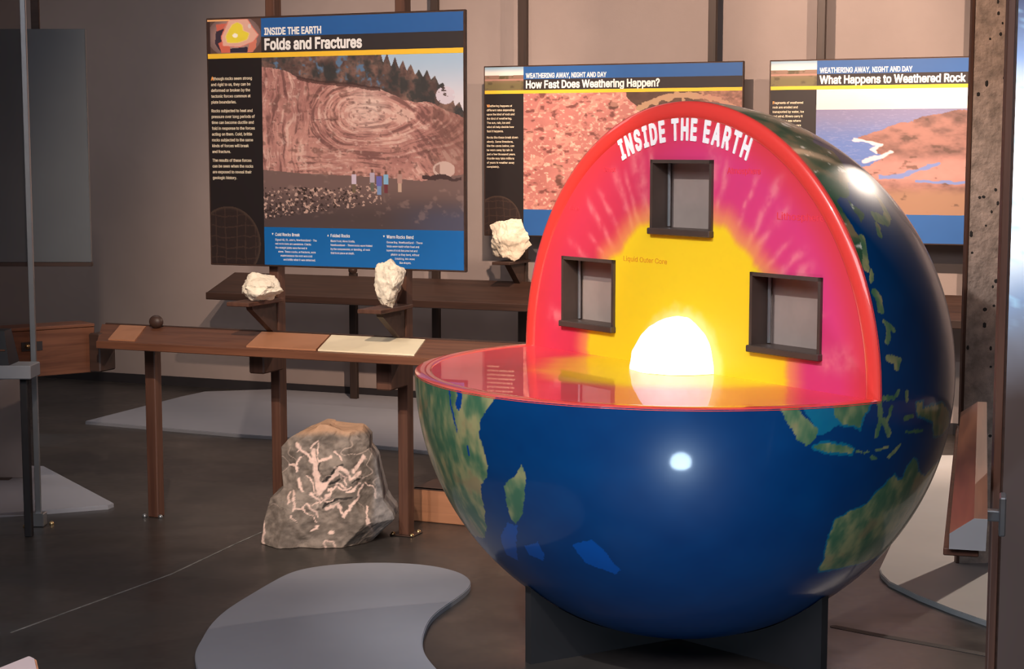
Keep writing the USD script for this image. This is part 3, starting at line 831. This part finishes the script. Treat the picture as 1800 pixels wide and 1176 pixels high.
sign('tall panel titled Folds and Fractures with a photo of a folded pink cliff', -4.100, 6.40, 1.232, 1.069, 1.168, 0.272, 'INSIDE THE EARTH', 'Folds and Fractures', S1TXT, photo_folds, emblem_globe, CAPS, 0.475, 0.28, 1)
sign('wide panel titled How Fast Does Weathering Happen with a photo of pink rubble', -4.235, 9.78, 1.658, 1.047, 1.139, 0.262, 'WEATHERING AWAY, NIGHT AND DAY', 'How Fast Does Weathering Happen?', S2TXT, photo_rubble, emblem_land, [], 0.87, 0.53, 2)
sign('wide panel titled What Happens to Weathered Rock with a photo of a sea coast', -2.406, 9.78, 1.658, 1.047, 1.139, 0.272, 'WEATHERING AWAY, NIGHT AND DAY', 'What Happens to Weathered Rock Fragments?', S3TXT, photo_coast, emblem_land, [], 1.12, 0.53, 3)


# ------------------------------------------------------------------ posts, shelves, rails
def gusset(parent, m, z, reach, w=0.05, drop=0.16):
    """A bracket reaching out towards the room from a post: top plate and a sloped web."""
    obj('bracket_top', bx(-0.055, 0.055, -reach, 0.0, z - 0.018, z, 0.003), m, parent)
    web = Polygon([(0, z - 0.018), (-reach * 0.75, z - 0.018), (-reach * 0.7, z - 0.05), (-0.01, z - drop), (0, z - drop)])
    g = trimesh.creation.extrude_polygon(web, w, engine='earcut')
    g.apply_translation([0, 0, -w / 2])
    R = np.array([[0, 0, 1, 0], [1, 0, 0, 0], [0, 1, 0, 0], [0, 0, 0, 1.0]])
    g.apply_transform(R)
    obj('bracket_web', g, m, parent)


def bolts(parent, spots, r=0.011, h=0.012):
    for x, y in spots:
        m = trimesh.creation.icosphere(2, r); m.apply_scale([1, 1, h / r]); m.apply_translation([x, y, h * 0.3])
        obj('foot_bolt', m, M['brass'], parent)


post_spots = [(-3.812, 6.47, 0.046, 0.075, 'reddish wooden sign post behind the left half of the Folds panel', 1), (-3.182, 6.47, 0.046, 0.075, 'reddish wooden sign post behind the right half of the Folds panel, bolted to the floor', 1),
              (-5.227, 9.86, 0.05, 0.05, 'short dark post at the left of the far shelf, ending at a knob', 0), (-4.620, 9.86, 0.05, 0.05, 'dark slim post right of the Folds panel', 0), (-4.010, 9.86, 0.055, 0.055, 'dark slim post carrying a rock bracket behind the left end of the rubble photo panel', 0), (-2.785, 9.86, 0.05, 0.05, 'dark slim post behind the right end of the rubble photo panel', 0),
              (-2.130, 9.86, 0.05, 0.05, 'dark slim post behind the left end of the sea coast panel', 0), (-1.262, 9.86, 0.05, 0.05, 'dark slim post at the right of the sea coast panel beside the stone slab', 0)]
for k, (a, b, wx, wy, lb, tall) in enumerate(post_spots):
    top = 0.86 if k == 2 else RH
    t = thing('sign_post', lb, 'post', W(a, b, 0), -YAW, 'wooden posts carrying signs and shelf')
    obj('shaft', bx(-wx / 2, wx / 2, -wy / 2 + 0.012, wy / 2, 0.0, top, 0.003), M['wood_up'] if k < 2 else M['post_dark'], t)
    if tall:
        obj('foot_plate', bx(-0.055, 0.055, -0.05, 0.055, 0.0, 0.006, 0.002), M['wood_dark'], t)
        bolts(t, [(0.045, -0.035), (0.04, 0.045), (-0.045, -0.035)])
    if k in (0, 1):
        z = on_row(460, 529, 6.25)[1] if k == 0 else on_row(683, 541, 6.25)[1]
        obj('bracket_top', bx(-0.055, 0.055, -0.33, -0.025, z - 0.018, z, 0.003), M['wood_up'], t)
        web = Polygon([(-0.025, z - 0.018), (-0.24, z - 0.018), (-0.23, z - 0.04), (-0.03, z - 0.17), (-0.025, z - 0.17)])
        g = trimesh.creation.extrude_polygon(web, 0.03, engine='earcut'); g.apply_translation([0, 0, -0.015])
        g.apply_transform(np.array([[0, 0, 1, 0], [1, 0, 0, 0], [0, 1, 0, 0], [0, 0, 0, 1.0]]))
        obj('bracket_web', g, M['wood_dark'], t)
    if k == 4:
        z = on_row(898, 459, 9.62)[1]
        obj('bracket_top', bx(-0.06, 0.06, -0.36, -0.016, z - 0.018, z, 0.003), M['wood_dark'], t)
        web = Polygon([(-0.016, z - 0.018), (-0.26, z - 0.018), (-0.03, z - 0.20), (-0.016, z - 0.20)])
        g = trimesh.creation.extrude_polygon(web, 0.04, engine='earcut'); g.apply_translation([0, 0, -0.02])
        g.apply_transform(np.array([[0, 0, 1, 0], [1, 0, 0, 0], [0, 1, 0, 0], [0, 0, 0, 1.0]]))
        obj('bracket_web', g, M['wood_dark'], t)
    if k == 2:
        obj('knob', trimesh.creation.icosphere(2, 0.03).apply_translation([0, 0, 0.88]), M['wood_dark'], t, smooth=True)


def sloped(a0, a1, b0, z0, b1, z1, th, am=0.0):
    """A tilted board from its low front edge (b0, z0) to its high back edge (b1, z1); am slants the left end."""
    n = np.array([-(z1 - z0), b1 - b0]); n = n / np.linalg.norm(n) * th
    pts = [(a0, b0, z0), (a1, b0, z0), (a0 + am, b1, z1), (a1, b1, z1), (a0, b0 - n[0], z0 - n[1]), (a1, b0 - n[0], z0 - n[1]), (a0 + am, b1 - n[0], z1 - n[1]), (a1, b1 - n[0], z1 - n[1])]
    return hullm(pts)


sh = thing('reading_shelf', 'dark sloping wooden shelf along the far wall under the panels', 'shelf', W(0, 0, 0), -YAW)
obj('shelf_board', sloped(-6.10, -0.6, 9.45, 0.735, 9.80, 0.845, 0.028), M['wood_dark'], sh)
obj('front_edge', bx(-6.10, -0.6, 9.435, 9.462, 0.69, 0.738, 0.004), M['wood_dark'], sh)

rail = thing('reading_rail', 'reddish wooden sloping rail with label plates in front of the sign posts', 'rail', W(0, 0, 0), -YAW)
obj('top_board', sloped(-4.545, -2.5, 6.15, 0.825, 6.42, 0.868, 0.022, -0.17), M['wood'], rail)
obj('front_edge', bx(-4.545, -2.5, 6.138, 6.152, 0.792, 0.826, 0.003), M['wood'], rail)
obj('back_edge', bx(-4.70, -2.5, 6.42, 6.434, 0.835, 0.874, 0.003), M['wood_dark'], rail)


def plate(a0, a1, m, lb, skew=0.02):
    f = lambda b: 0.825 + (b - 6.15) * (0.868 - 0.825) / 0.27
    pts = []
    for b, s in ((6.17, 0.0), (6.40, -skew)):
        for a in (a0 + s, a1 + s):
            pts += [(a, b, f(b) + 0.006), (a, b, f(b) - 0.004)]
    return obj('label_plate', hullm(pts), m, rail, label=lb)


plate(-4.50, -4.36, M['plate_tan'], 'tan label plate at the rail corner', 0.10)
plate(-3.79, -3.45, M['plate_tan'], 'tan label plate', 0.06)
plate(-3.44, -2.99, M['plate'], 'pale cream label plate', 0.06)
obj('leg', bx(-4.425, -4.370, 6.33, 6.385, 0.0, 0.835, 0.004), M['wood_up'], rail)
for s in ((-4.435, 6.32), (-4.36, 6.335)):
    m = trimesh.creation.icosphere(2, 0.011).apply_translation([s[0], s[1], 0.006])
    obj('foot_bolt', m, M['steel'], rail)
obj('knob', trimesh.creation.icosphere(3, 0.034).apply_scale([1, 0.8, 0.9]).apply_translation([-4.40, 6.395, 0.893]), M['wood_dark'], rail, smooth=True)
obj('block', bx(-3.84, -3.765, 6.27, 6.442, 0.70, 0.828, 0.006), M['wood_up'], rail)
obj('block', bx(-3.22, -3.15, 6.27, 6.442, 0.66, 0.828, 0.006), M['wood_up'], rail)
obj('end_block', bx(-4.66, -4.60, 6.24, 6.36, 0.67, 0.845, 0.006), M['wood_dark'], rail)

# side rail on the left: an upright wooden board running towards the viewer
p0, p1 = np.array([*floor_at(166, 574, 0.865)]), np.array([*floor_at(60, 581, 0.865)])
d2 = (p1 - p0) / np.linalg.norm(p1 - p0)
side = thing('side_rail', 'orange-brown wooden board rail at the left corner, a dark slot in its face', 'rail', (p0[0], p0[1], 0), math.atan2(d2[1], d2[0]))
obj('face_board', bx(0.0, 0.45, -0.03, 0.0, 0.655, 0.865, 0.003), M['wood'], side)
obj('top_board', bx(0.0, 0.45, -0.16, 0.005, 0.865, 0.88, 0.003), M['wood'], side)
L60 = np.linalg.norm(p1 - p0)
slot = lambda x: (166 - x) / 106 * L60
obj('slot', bx(slot(73), slot(37), -0.004, 0.004, 0.775, 0.815), M['black'], side)
obj('screw', trimesh.creation.icosphere(2, 0.012).apply_translation([slot(47), 0.006, 0.796]), M['brass'], side, smooth=True)

# glass screen and ledge at the left
gx, gy = -834 / 2950 * 7.48, 7.36
gs = thing('glass_screen', 'tall frameless glass screen at the left edge', 'screen', (gx, gy, 0))
obj('pane', bx(-1.1, -0.012, 0.0, 0.008, 0.05, RH), M['glass'], gs)
obj('polished_edge', bx(-0.012, 0.012, -0.003, 0.016, 0.05, RH, 0.002), M['steel'], gs, label='pale polished vertical edge')
obj('foot_clamp', bx(-0.03, 0.03, -0.025, 0.035, 0.0, 0.06, 0.004), M['steel'], gs)
bolts(gs, [(-0.05, -0.03), (0.05, 0.03)])
s0 = (46 - 900) / 2950 * 7.2
sy = 7.1
zs = lambda y: EYE + (sy / ray(60, y)[1]) * ray(60, y)[2]
ledge = thing('ledge', 'thin grey ledge at the left edge holding a black device', 'shelf', (s0, sy, 0))
obj('slab', bx(-0.7, 0.03, 0.0, 0.15, zs(667), zs(643), 0.004), M['grey_slab'], ledge)
obj('leg', bx(-0.03, 0.0, 0.04, 0.08, 0.0, zs(667), 0.003), M['globe_black'], ledge)
dv = thing('black_device', 'small black device with slanted side on the grey ledge', 'device', (s0, sy, zs(643)))
wd = lambda x: (x - 60) / 2950 * 7.2
hd = zs(583) - zs(643)
obj('case', hullm([(-0.5, 0.01, 0), (wd(34), 0.01, 0), (-0.5, 0.16, 0), (wd(34), 0.16, 0), (-0.5, 0.03, hd), (wd(25), 0.03, hd), (-0.5, 0.13, hd), (wd(25), 0.13, hd)]), M['device'], dv)
obj('trim_strip', bx(-0.5, wd(27), 0.014, 0.03, hd * 0.42, hd * 0.46), M['wood'], dv)
obj('bright_label', bx(-0.5, wd(6), 0.022, 0.035, hd * 0.78, hd * 0.84), M['white'], dv)
gp = floor_at(50, 847)
part = thing('low_partition', 'low grey board standing behind the glass screen at the left edge', 'partition', (gp[0], gp[1], 0))
obj('panel', bx(-1.2, 0.0, 0.0, 0.03, 0.02, 0.66, 0.003), mat('partition_grey', (0.5, 0.43, 0.4), 0.7, vary=0.08), part)
obj('foot', bx(-0.15, -0.08, -0.06, 0.1, 0, 0.022), M['wood_dark'], part)
# hanging grey panel at upper left
ya = 8.0
X = lambda x: (x - 900) / 2950 * (ya * math.cos(PITCH) + 0.02)
ZZ = lambda y: EYE + ya / ray(100, y)[1] * ray(100, y)[2]
hp = thing('hanging_panel', 'plain grey-green panel hung high at the left edge', 'panel', (X(158), ya, 0))
obj('sheet', bx(-1.3, 0, -0.012, 0.012, ZZ(461), ZZ(51), 0.003), M['left_panel'], hp)
obj('bottom_edge', bx(-1.3, 0.003, -0.016, 0.016, ZZ(468), ZZ(461), 0.002), M['wood_dark'], hp)
obj('hanger', bx(-0.26, -0.22, 0.012, 0.03, ZZ(51) - 0.2, RH, 0.003), M['wood_dark'], hp)
obj('hanger', bx(-1.15, -1.11, 0.012, 0.03, ZZ(51) - 0.2, RH, 0.003), M['wood_dark'], hp)

# kick board behind the globe
k0, k1 = W(-3.27, 6.72), W(-2.1, 6.72)
kb = thing('kick_board', 'low wooden board coloured in a lit orange tone on the floor behind the globe', 'board', k0, -YAW)
obj('front_panel', bx(0, 1.3, 0.0, 0.03, 0.0, 0.152, 0.004), M['wood_lit'], kb)
obj('top_panel', bx(0, 1.3, 0.0, 0.3, 0.145, 0.152, 0.002), M['wood_dark'], kb)

# ------------------------------------------------------------------ rocks
def rock(name, label, loc, size, seed, m, rotz=0.0, tilt=0.0):
    rng = np.random.default_rng(seed)
    p = rng.normal(size=(26, 3)); p /= np.linalg.norm(p, axis=1)[:, None]
    p *= rng.uniform(0.85, 1.1, (26, 1))
    h = hullm(p)
    for _ in range(4):
        h = h.subdivide()
    v = h.vertices
    nrm = v / np.linalg.norm(v, axis=1)[:, None]
    v = v + nrm * ((meshkit.fbm(v * 2.6, 5, seed) - 0.5) * 0.35)[:, None] + nrm * ((meshkit.fbm(v * 9, 3, seed + 4) - 0.5) * 0.08)[:, None]
    v = v @ trimesh.transformations.rotation_matrix(tilt, [0, 1, 0])[:3, :3].T
    v = (v - v.min(0)) / (v.max(0) - v.min(0)) - np.array([0.5, 0.5, 0])
    v = v * np.array(size)
    mm = trimesh.Trimesh(v, h.faces, process=True)
    t = UsdGeom.Mesh(obj(name, mm, m, None, smooth=28))
    t.AddTranslateOp().Set(Gf.Vec3d(*map(float, loc))); t.AddRotateZOp().Set(math.degrees(rotz))
    return tag(t, label, 'rock', 'white rocks on brackets')


for (px, py, b, size, seed, tilt, lb) in [(460, 529, 6.25, (0.20, 0.15, 0.125), 3, 0.0, 'white rock sitting low on the left wooden bracket above the rail'), (684, 541, 6.25, (0.155, 0.14, 0.205), 14, 0.45, 'tall white rock leaning on the right wooden bracket above the rail'), (898, 459, 9.62, (0.255, 0.22, 0.265), 8, 0.2, 'rounded cream rock on the far bracket beside the globe')]:
    a, z = on_row(px, py, b)
    rock('white_rock', lb, W(a, b, z), size, seed, M['white_rock'], -YAW, tilt)

# the big folded-gneiss boulder
bc = floor_at(585, 952)
OUT_L = [(466, 943), (470, 915), (473, 899), (483, 867), (504, 850), (502, 818), (501, 781), (513, 768), (535, 754), (567, 742)]
OUT_R = [(647, 947), (697, 903), (694, 893), (677, 872), (669, 830), (664, 803), (653, 786), (652, 769), (638, 752), (589, 744)]
by = bc[1] + 0.12
pxm = lambda x, y: ((x - 900) / 2950 * (by * 0.995 + 0.15) - bc[0], EYE + by / ray(x, y)[1] * ray(x, y)[2])
Lz = sorted((pxm(*q)[1], pxm(*q)[0]) for q in OUT_L); Rz = sorted((pxm(*q)[1], pxm(*q)[0]) for q in OUT_R)
ztop = max(Lz[-1][0], Rz[-1][0])
nh, na = 150, 320
zz_ = np.linspace(0, 1, nh)
T, H_ = np.meshgrid(np.linspace(0, 2 * np.pi, na, endpoint=False), zz_)
zh = H_ * ztop
xl, xr = np.interp(zh, [q[0] for q in Lz], [q[1] for q in Lz]), np.interp(zh, [q[0] for q in Rz], [q[1] for q in Rz])
cx, hw = (xl + xr) / 2, (xr - xl) / 2
dp = np.interp(H_, [0, 0.3, 0.7, 1.0], [0.24, 0.2, 0.15, 0.1])
ct, st = np.cos(T), np.sin(T)
# block-like section: flat front, a bevelled right flank
lim = 1.0 / np.maximum.reduce([np.abs(ct), np.abs(st) * 0.98, np.abs(ct * 0.72 - st * 0.62) * 0.98 + 0 * ct, np.abs(ct * 0.6 + st * 0.6)])
bxx = cx + hw * ct * np.clip(lim, 0, 1.3) / np.maximum(1, np.abs(ct) * np.clip(lim, 0, 1.3))
byy = dp * st * np.clip(lim, 0, 1.3) + 0.12
Pv = np.stack([bxx, byy, zh], -1)
nn = (meshkit.fbm(np.stack([bxx * 9, byy * 9, zh * 9], -1), 5, 61) - 0.5)
Pv[..., 1] += nn * 0.08 * np.sign(st) * np.abs(st)
Pv[..., 0] += nn * 0.02
Pv[..., 2] = np.maximum(0, Pv[..., 2] + (meshkit.fbm(np.stack([bxx * 7, byy * 7, zh * 0], -1), 4, 66) - 0.5) * 0.05 * H_)
capc = Pv[-1].mean(0) + np.array([0, 0, 0.006])
BV = np.vstack([Pv.reshape(-1, 3), capc[None], Pv[0].mean(0)[None]])
i, j = np.meshgrid(np.arange(nh - 1), np.arange(na), indexing='ij')
q = np.stack([i * na + j, i * na + (j + 1) % na, (i + 1) * na + (j + 1) % na, (i + 1) * na + j], -1).reshape(-1, 4)
BF = np.vstack([q[:, [0, 1, 2]], q[:, [0, 2, 3]], [[(nh - 1) * na + k, (nh - 1) * na + (k + 1) % na, nh * na] for k in range(na)], [[(k + 1) % na, k, nh * na + 1] for k in range(na)]])
VEIN = [([(450, 220), (500, 270), (555, 330)], 16), ([(565, 265), (575, 330), (590, 400), (608, 480)], 32), ([(605, 470), (620, 520), (650, 480)], 36), ([(640, 490), (700, 440), (760, 372)], 16), ([(755, 375), (800, 392), (828, 455), (885, 408)], 16),
        ([(600, 205), (603, 330)], 8), ([(615, 320), (690, 298)], 16), ([(660, 652), (740, 612), (782, 690), (832, 640), (882, 580), (905, 490)], 13), ([(430, 530), (438, 655)], 11), ([(440, 640), (480, 642), (525, 612), (610, 692)], 10),
        ([(390, 352), (440, 350), (470, 300)], 12), ([(440, 350), (446, 400)], 11), ([(560, 540), (620, 598), (690, 540), (740, 465), (790, 500)], 12), ([(850, 400), (890, 330), (915, 308)], 20), ([(462, 450), (490, 525)], 16),
        ([(650, 935), (668, 852), (712, 860), (760, 942), (832, 925)], 9), ([(560, 620), (600, 600)], 6), ([(205, 720), (210, 900)], 18), ([(940, 640), (960, 760), (985, 830)], 8), ([(930, 480), (985, 520), (1000, 600)], 8), ([(395, 545), (400, 610)], 12)]
VEIN += [([(520, 420), (560, 470), (590, 540)], 7), ([(680, 520), (730, 500), (780, 520), (830, 500)], 8), ([(700, 420), (740, 400), (790, 430), (800, 480)], 9), ([(540, 250), (560, 210), (600, 190)], 10),
         ([(480, 230), (450, 260)], 8), ([(720, 260), (760, 290), (770, 320)], 9), ([(620, 560), (660, 600), (700, 580)], 7), ([(810, 530), (860, 510), (890, 470)], 10), ([(500, 640), (560, 690), (600, 740)], 6), ([(420, 690), (460, 730)], 6), ([(560, 790), (600, 760)], 7), ([(690, 800), (720, 800)], 8)]
DARK = [([(640, 455), (700, 410), (765, 350)], 14), ([(605, 330), (612, 430)], 10), ([(680, 480), (760, 440)], 9), ([(850, 470), (900, 430)], 8), ([(640, 640), (700, 590), (840, 570)], 10)]


def to_px(lines):
    out = []
    for pts, w in lines:
        out.append((LineString([pxm(420 + x / 4.09, 720 + y / 4.09) for x, y in pts]), w / 4.09 * 0.0033))
    return out


wx = (meshkit.fbm(BV * 40, 3, 75) - 0.5) * 0.026; wz = (meshkit.fbm(BV * 40, 3, 76) - 0.5) * 0.026
bp = shapely.points(BV[:, 0] + wx, BV[:, 2] + wz)
f1 = meshkit.fbm(BV * 11, 5, 71); f2 = meshkit.fbm(BV * 45, 4, 72)
bcol = mixc((98, 88, 80), (150, 137, 126), sstep(0.35, 0.65, f1 * 0.6 + f2 * 0.4))
front = (BV[:, 1] < 0.14)
for ln, w in to_px(DARK):
    bcol = mixc(bcol, (46, 40, 38), (1 - sstep(w * 0.4, w * 0.7, shapely.distance(ln, bp))) * front)
for ln, w in to_px(VEIN):
    bcol = mixc(bcol, (236, 204, 190), (1 - sstep(w * 0.35, w * 0.65, shapely.distance(ln, bp) + 0.006 * (f2 - 0.5))) * front)
fold = np.abs(meshkit.fbm(np.stack([BV[:, 0] * 9, BV[:, 1] * 4, BV[:, 2] * 9], -1), 3, 79) - 0.5)
zone = sstep(0.12, 0.2, BV[:, 2]) * (1 - sstep(0.4, 0.46, BV[:, 2]))
bcol = mixc(bcol, (226, 200, 186), (1 - sstep(0.004, 0.012, fold)) * zone * 0.6)
flank = sstep(0.03, 0.06, BV[:, 0] - 0.13 + 0.02 * (f1 - 0.5))
bcol = mixc(bcol, mixc((112, 112, 116), (168, 164, 164), f2), flank * 0.7)
bcol = mixc(bcol, (205, 160, 125), sstep(0.0, 0.03, BV[:, 2] - ztop * 0.9 + 0.04 * (f1 - 0.5)) * 0.8)
M['boulder'] = paint_mat('boulder_stone', 0.75, bump=0.5)
bo = obj('boulder', trimesh.Trimesh(BV, BF, process=False), M['boulder'], col=linarr(bcol))
UsdGeom.Mesh(bo).AddTranslateOp().Set(Gf.Vec3d(bc[0], bc[1] - 0.0, 0))
tag(bo, 'large grey boulder with white zigzag veins on the floor', 'rock')

# ------------------------------------------------------------------ right side: stone slab, handrail, picture panel
cy = 6.6
CX = lambda x: cy * ray(x, 600)[0] / ray(x, 600)[1]
sx0, sx1 = CX(1697), CX(1752)
col = thing('stone_slab', 'tall pitted brown stone slab standing upright at the right', 'stone', (sx0, cy, 0))
stm = bx(0, sx1 - sx0 + 0.02, 0, 0.03, 0.0, RH)
for _ in range(5):
    stm = stm.subdivide()
rng = np.random.default_rng(5)
obj('slab', stm, M['stone'], col)
obj('wood_edge', bx(sx1 - sx0 + 0.02, sx1 - sx0 + 0.05, -0.012, 0.03, 0, RH, 0.003), M['wood_up'], col)
obj('wood_edge', bx(-0.012, 0.0, -0.006, 0.03, 0, RH, 0.003), M['wood_up'], col)
pits = []
for k in range(30):
    x, z = rng.uniform(0.01, sx1 - sx0), rng.uniform(0.5, 2.5)
    m = trimesh.creation.icosphere(1, 1.0); s = rng.uniform(0.003, 0.009)
    m.vertices = m.vertices * (1 + 0.4 * (meshkit.noise(m.vertices * 2 + k, k)[:, None] - 0.5)) * np.array([s, 0.0015, s * rng.uniform(0.8, 2.0)]) + np.array([x, 0.0, z])
    pits.append(m)
tag(obj('dark_pits', cat(*pits), mat('pit_dark', (0.03, 0.026, 0.025), 0.9), col), kind='stuff')

hz = 0.85
A = np.array([*floor_at(1668, 965, hz - 0.035)]); B = np.array([*floor_at(1728, 722, hz)])
dirv = V[:2]
hr = thing('handrail', 'chamfered wooden handrail with pale cut end at the right', 'rail', (A[0], A[1], 0), -math.atan2(B[0] - 0.07 - A[0], B[1] - A[1]))
prof = Polygon([(0, -0.035), (0.076, -0.035), (0.078, 0.034), (0.05, 0.034), (0.0, -0.002)])


def along(poly, y0, y1, z):
    g = trimesh.creation.extrude_polygon(poly, y1 - y0, engine='earcut')
    g.apply_transform(np.array([[1, 0, 0, 0], [0, 0, 1, y0], [0, 1, 0, z], [0, 0, 0, 1.0]]))
    g.fix_normals()
    return g


obj('grip', along(prof, 0.004, 1.75, hz), wood('handrail_wood', (0.20, 0.075, 0.04), (0.13, 0.05, 0.03), 0.4, 1), hr)
obj('end_cap', along(prof, 0.0, 0.004, hz), M['grey_slab'], hr, label='pale grey end cap')
obj('under_strip', bx(-0.012, 0.062, 0.01, 1.7, hz - 0.052, hz - 0.036, 0.002), M['wood_up'], hr)
obj('bracket', bx(0.075, 0.12, 0.28, 0.31, hz - 0.03, hz - 0.005, 0.003), M['steel'], hr)
obj('bracket', bx(0.105, 0.12, 0.26, 0.33, hz - 0.06, hz + 0.03, 0.003), M['steel'], hr)

py_ = 4.05
PXX = lambda x: (x - 900) / 2950 * (py_ * math.cos(PITCH) + 0.05)
rp = thing('picture_panel', 'tall wood-edged picture panel with white and icy blue print at the right edge', 'panel', (PXX(1762), py_, 0), -math.radians(8))
obj('board', bx(0.0, 0.9, 0.0, 0.03, 0.0, RH, 0.002), M['wood_dark'], rp)
obj('side_edge', bx(-0.012, 0.006, -0.006, 0.036, 0.0, RH, 0.002), M['wood_up'], rp)


def ice(u, v):
    z = RH * (1 - v)
    y = z - EYE
    n = fb(u * 0.4, v * 3.8 / 0.9 * 0.4, 18, 91); n2 = fb(u, v * 4, 60, 92, 3)
    c = mixc((96, 104, 112), (70, 62, 60), sstep(0.15, -0.5, 0) + 0 * u)
    t = z
    st = [(0.0, (60, 50, 48)), (1.05, (66, 56, 54)), (1.18, (110, 112, 122)), (1.30, (130, 150, 180)), (1.42, (236, 244, 250)), (1.78, (246, 250, 252)), (1.86, (150, 176, 220)), (2.0, (84, 92, 120)), (3.8, (84, 92, 120))]
    tt = t + 0.10 * (n - 0.5)
    c = np.stack([np.interp(tt, [s[0] for s in st], [s[1][k] for s in st]) for k in range(3)], -1)
    return mixc(c, (170, 215, 235), sstep(0.6, 0.7, n2) * sstep(1.2, 1.3, z) * 0.5)


(m, c) = grid(0.012, 0.88, 0.02, RH, -0.002, 60, 500, ice)
backlit = usdkit.material(stage, '/World/Looks/backlit_print', {'a': ('attribute', {'attribute': 'paint'}), 'p': ('principled_bsdf', {'roughness': 0.3, 'emission_strength': 0.75})}, [('a.color', 'p.base_color'), ('a.color', 'p.emission_color')], 'p.BSDF')
obj('picture', m, backlit, rp, col=c, label='backlit icy picture')

# corner of a near reading table, bottom left
tz = 0.85
tp = [floor_at(*q, tz) for q in [(0, 1173), (52, 1152), (64, 1158), (70, 1185), (78, 1260), (-60, 1300), (-110, 1215)]]
tab = thing('reading_table', 'pale-topped wood-edged reading table, only its corner showing at the bottom left', 'table', (tp[1][0], tp[1][1], 0))
pol = Polygon([(x - tp[1][0], y - tp[1][1]) for x, y in tp]).buffer(-0.006).buffer(0.006)
obj('top_edge', extrude(pol, 0.03, tz - 0.032), M['wood_lit'], tab)
obj('table_top', extrude(pol.buffer(-0.0035), 0.003, tz - 0.002), mat('pinkish_top', (0.42, 0.34, 0.34), 0.5, vary=0.05), tab)
pc = pol.centroid
obj('leg', bx(pc.x - 0.03, pc.x + 0.03, pc.y - 0.03, pc.y + 0.03, 0, tz - 0.03, 0.004), M['wood_up'], tab)
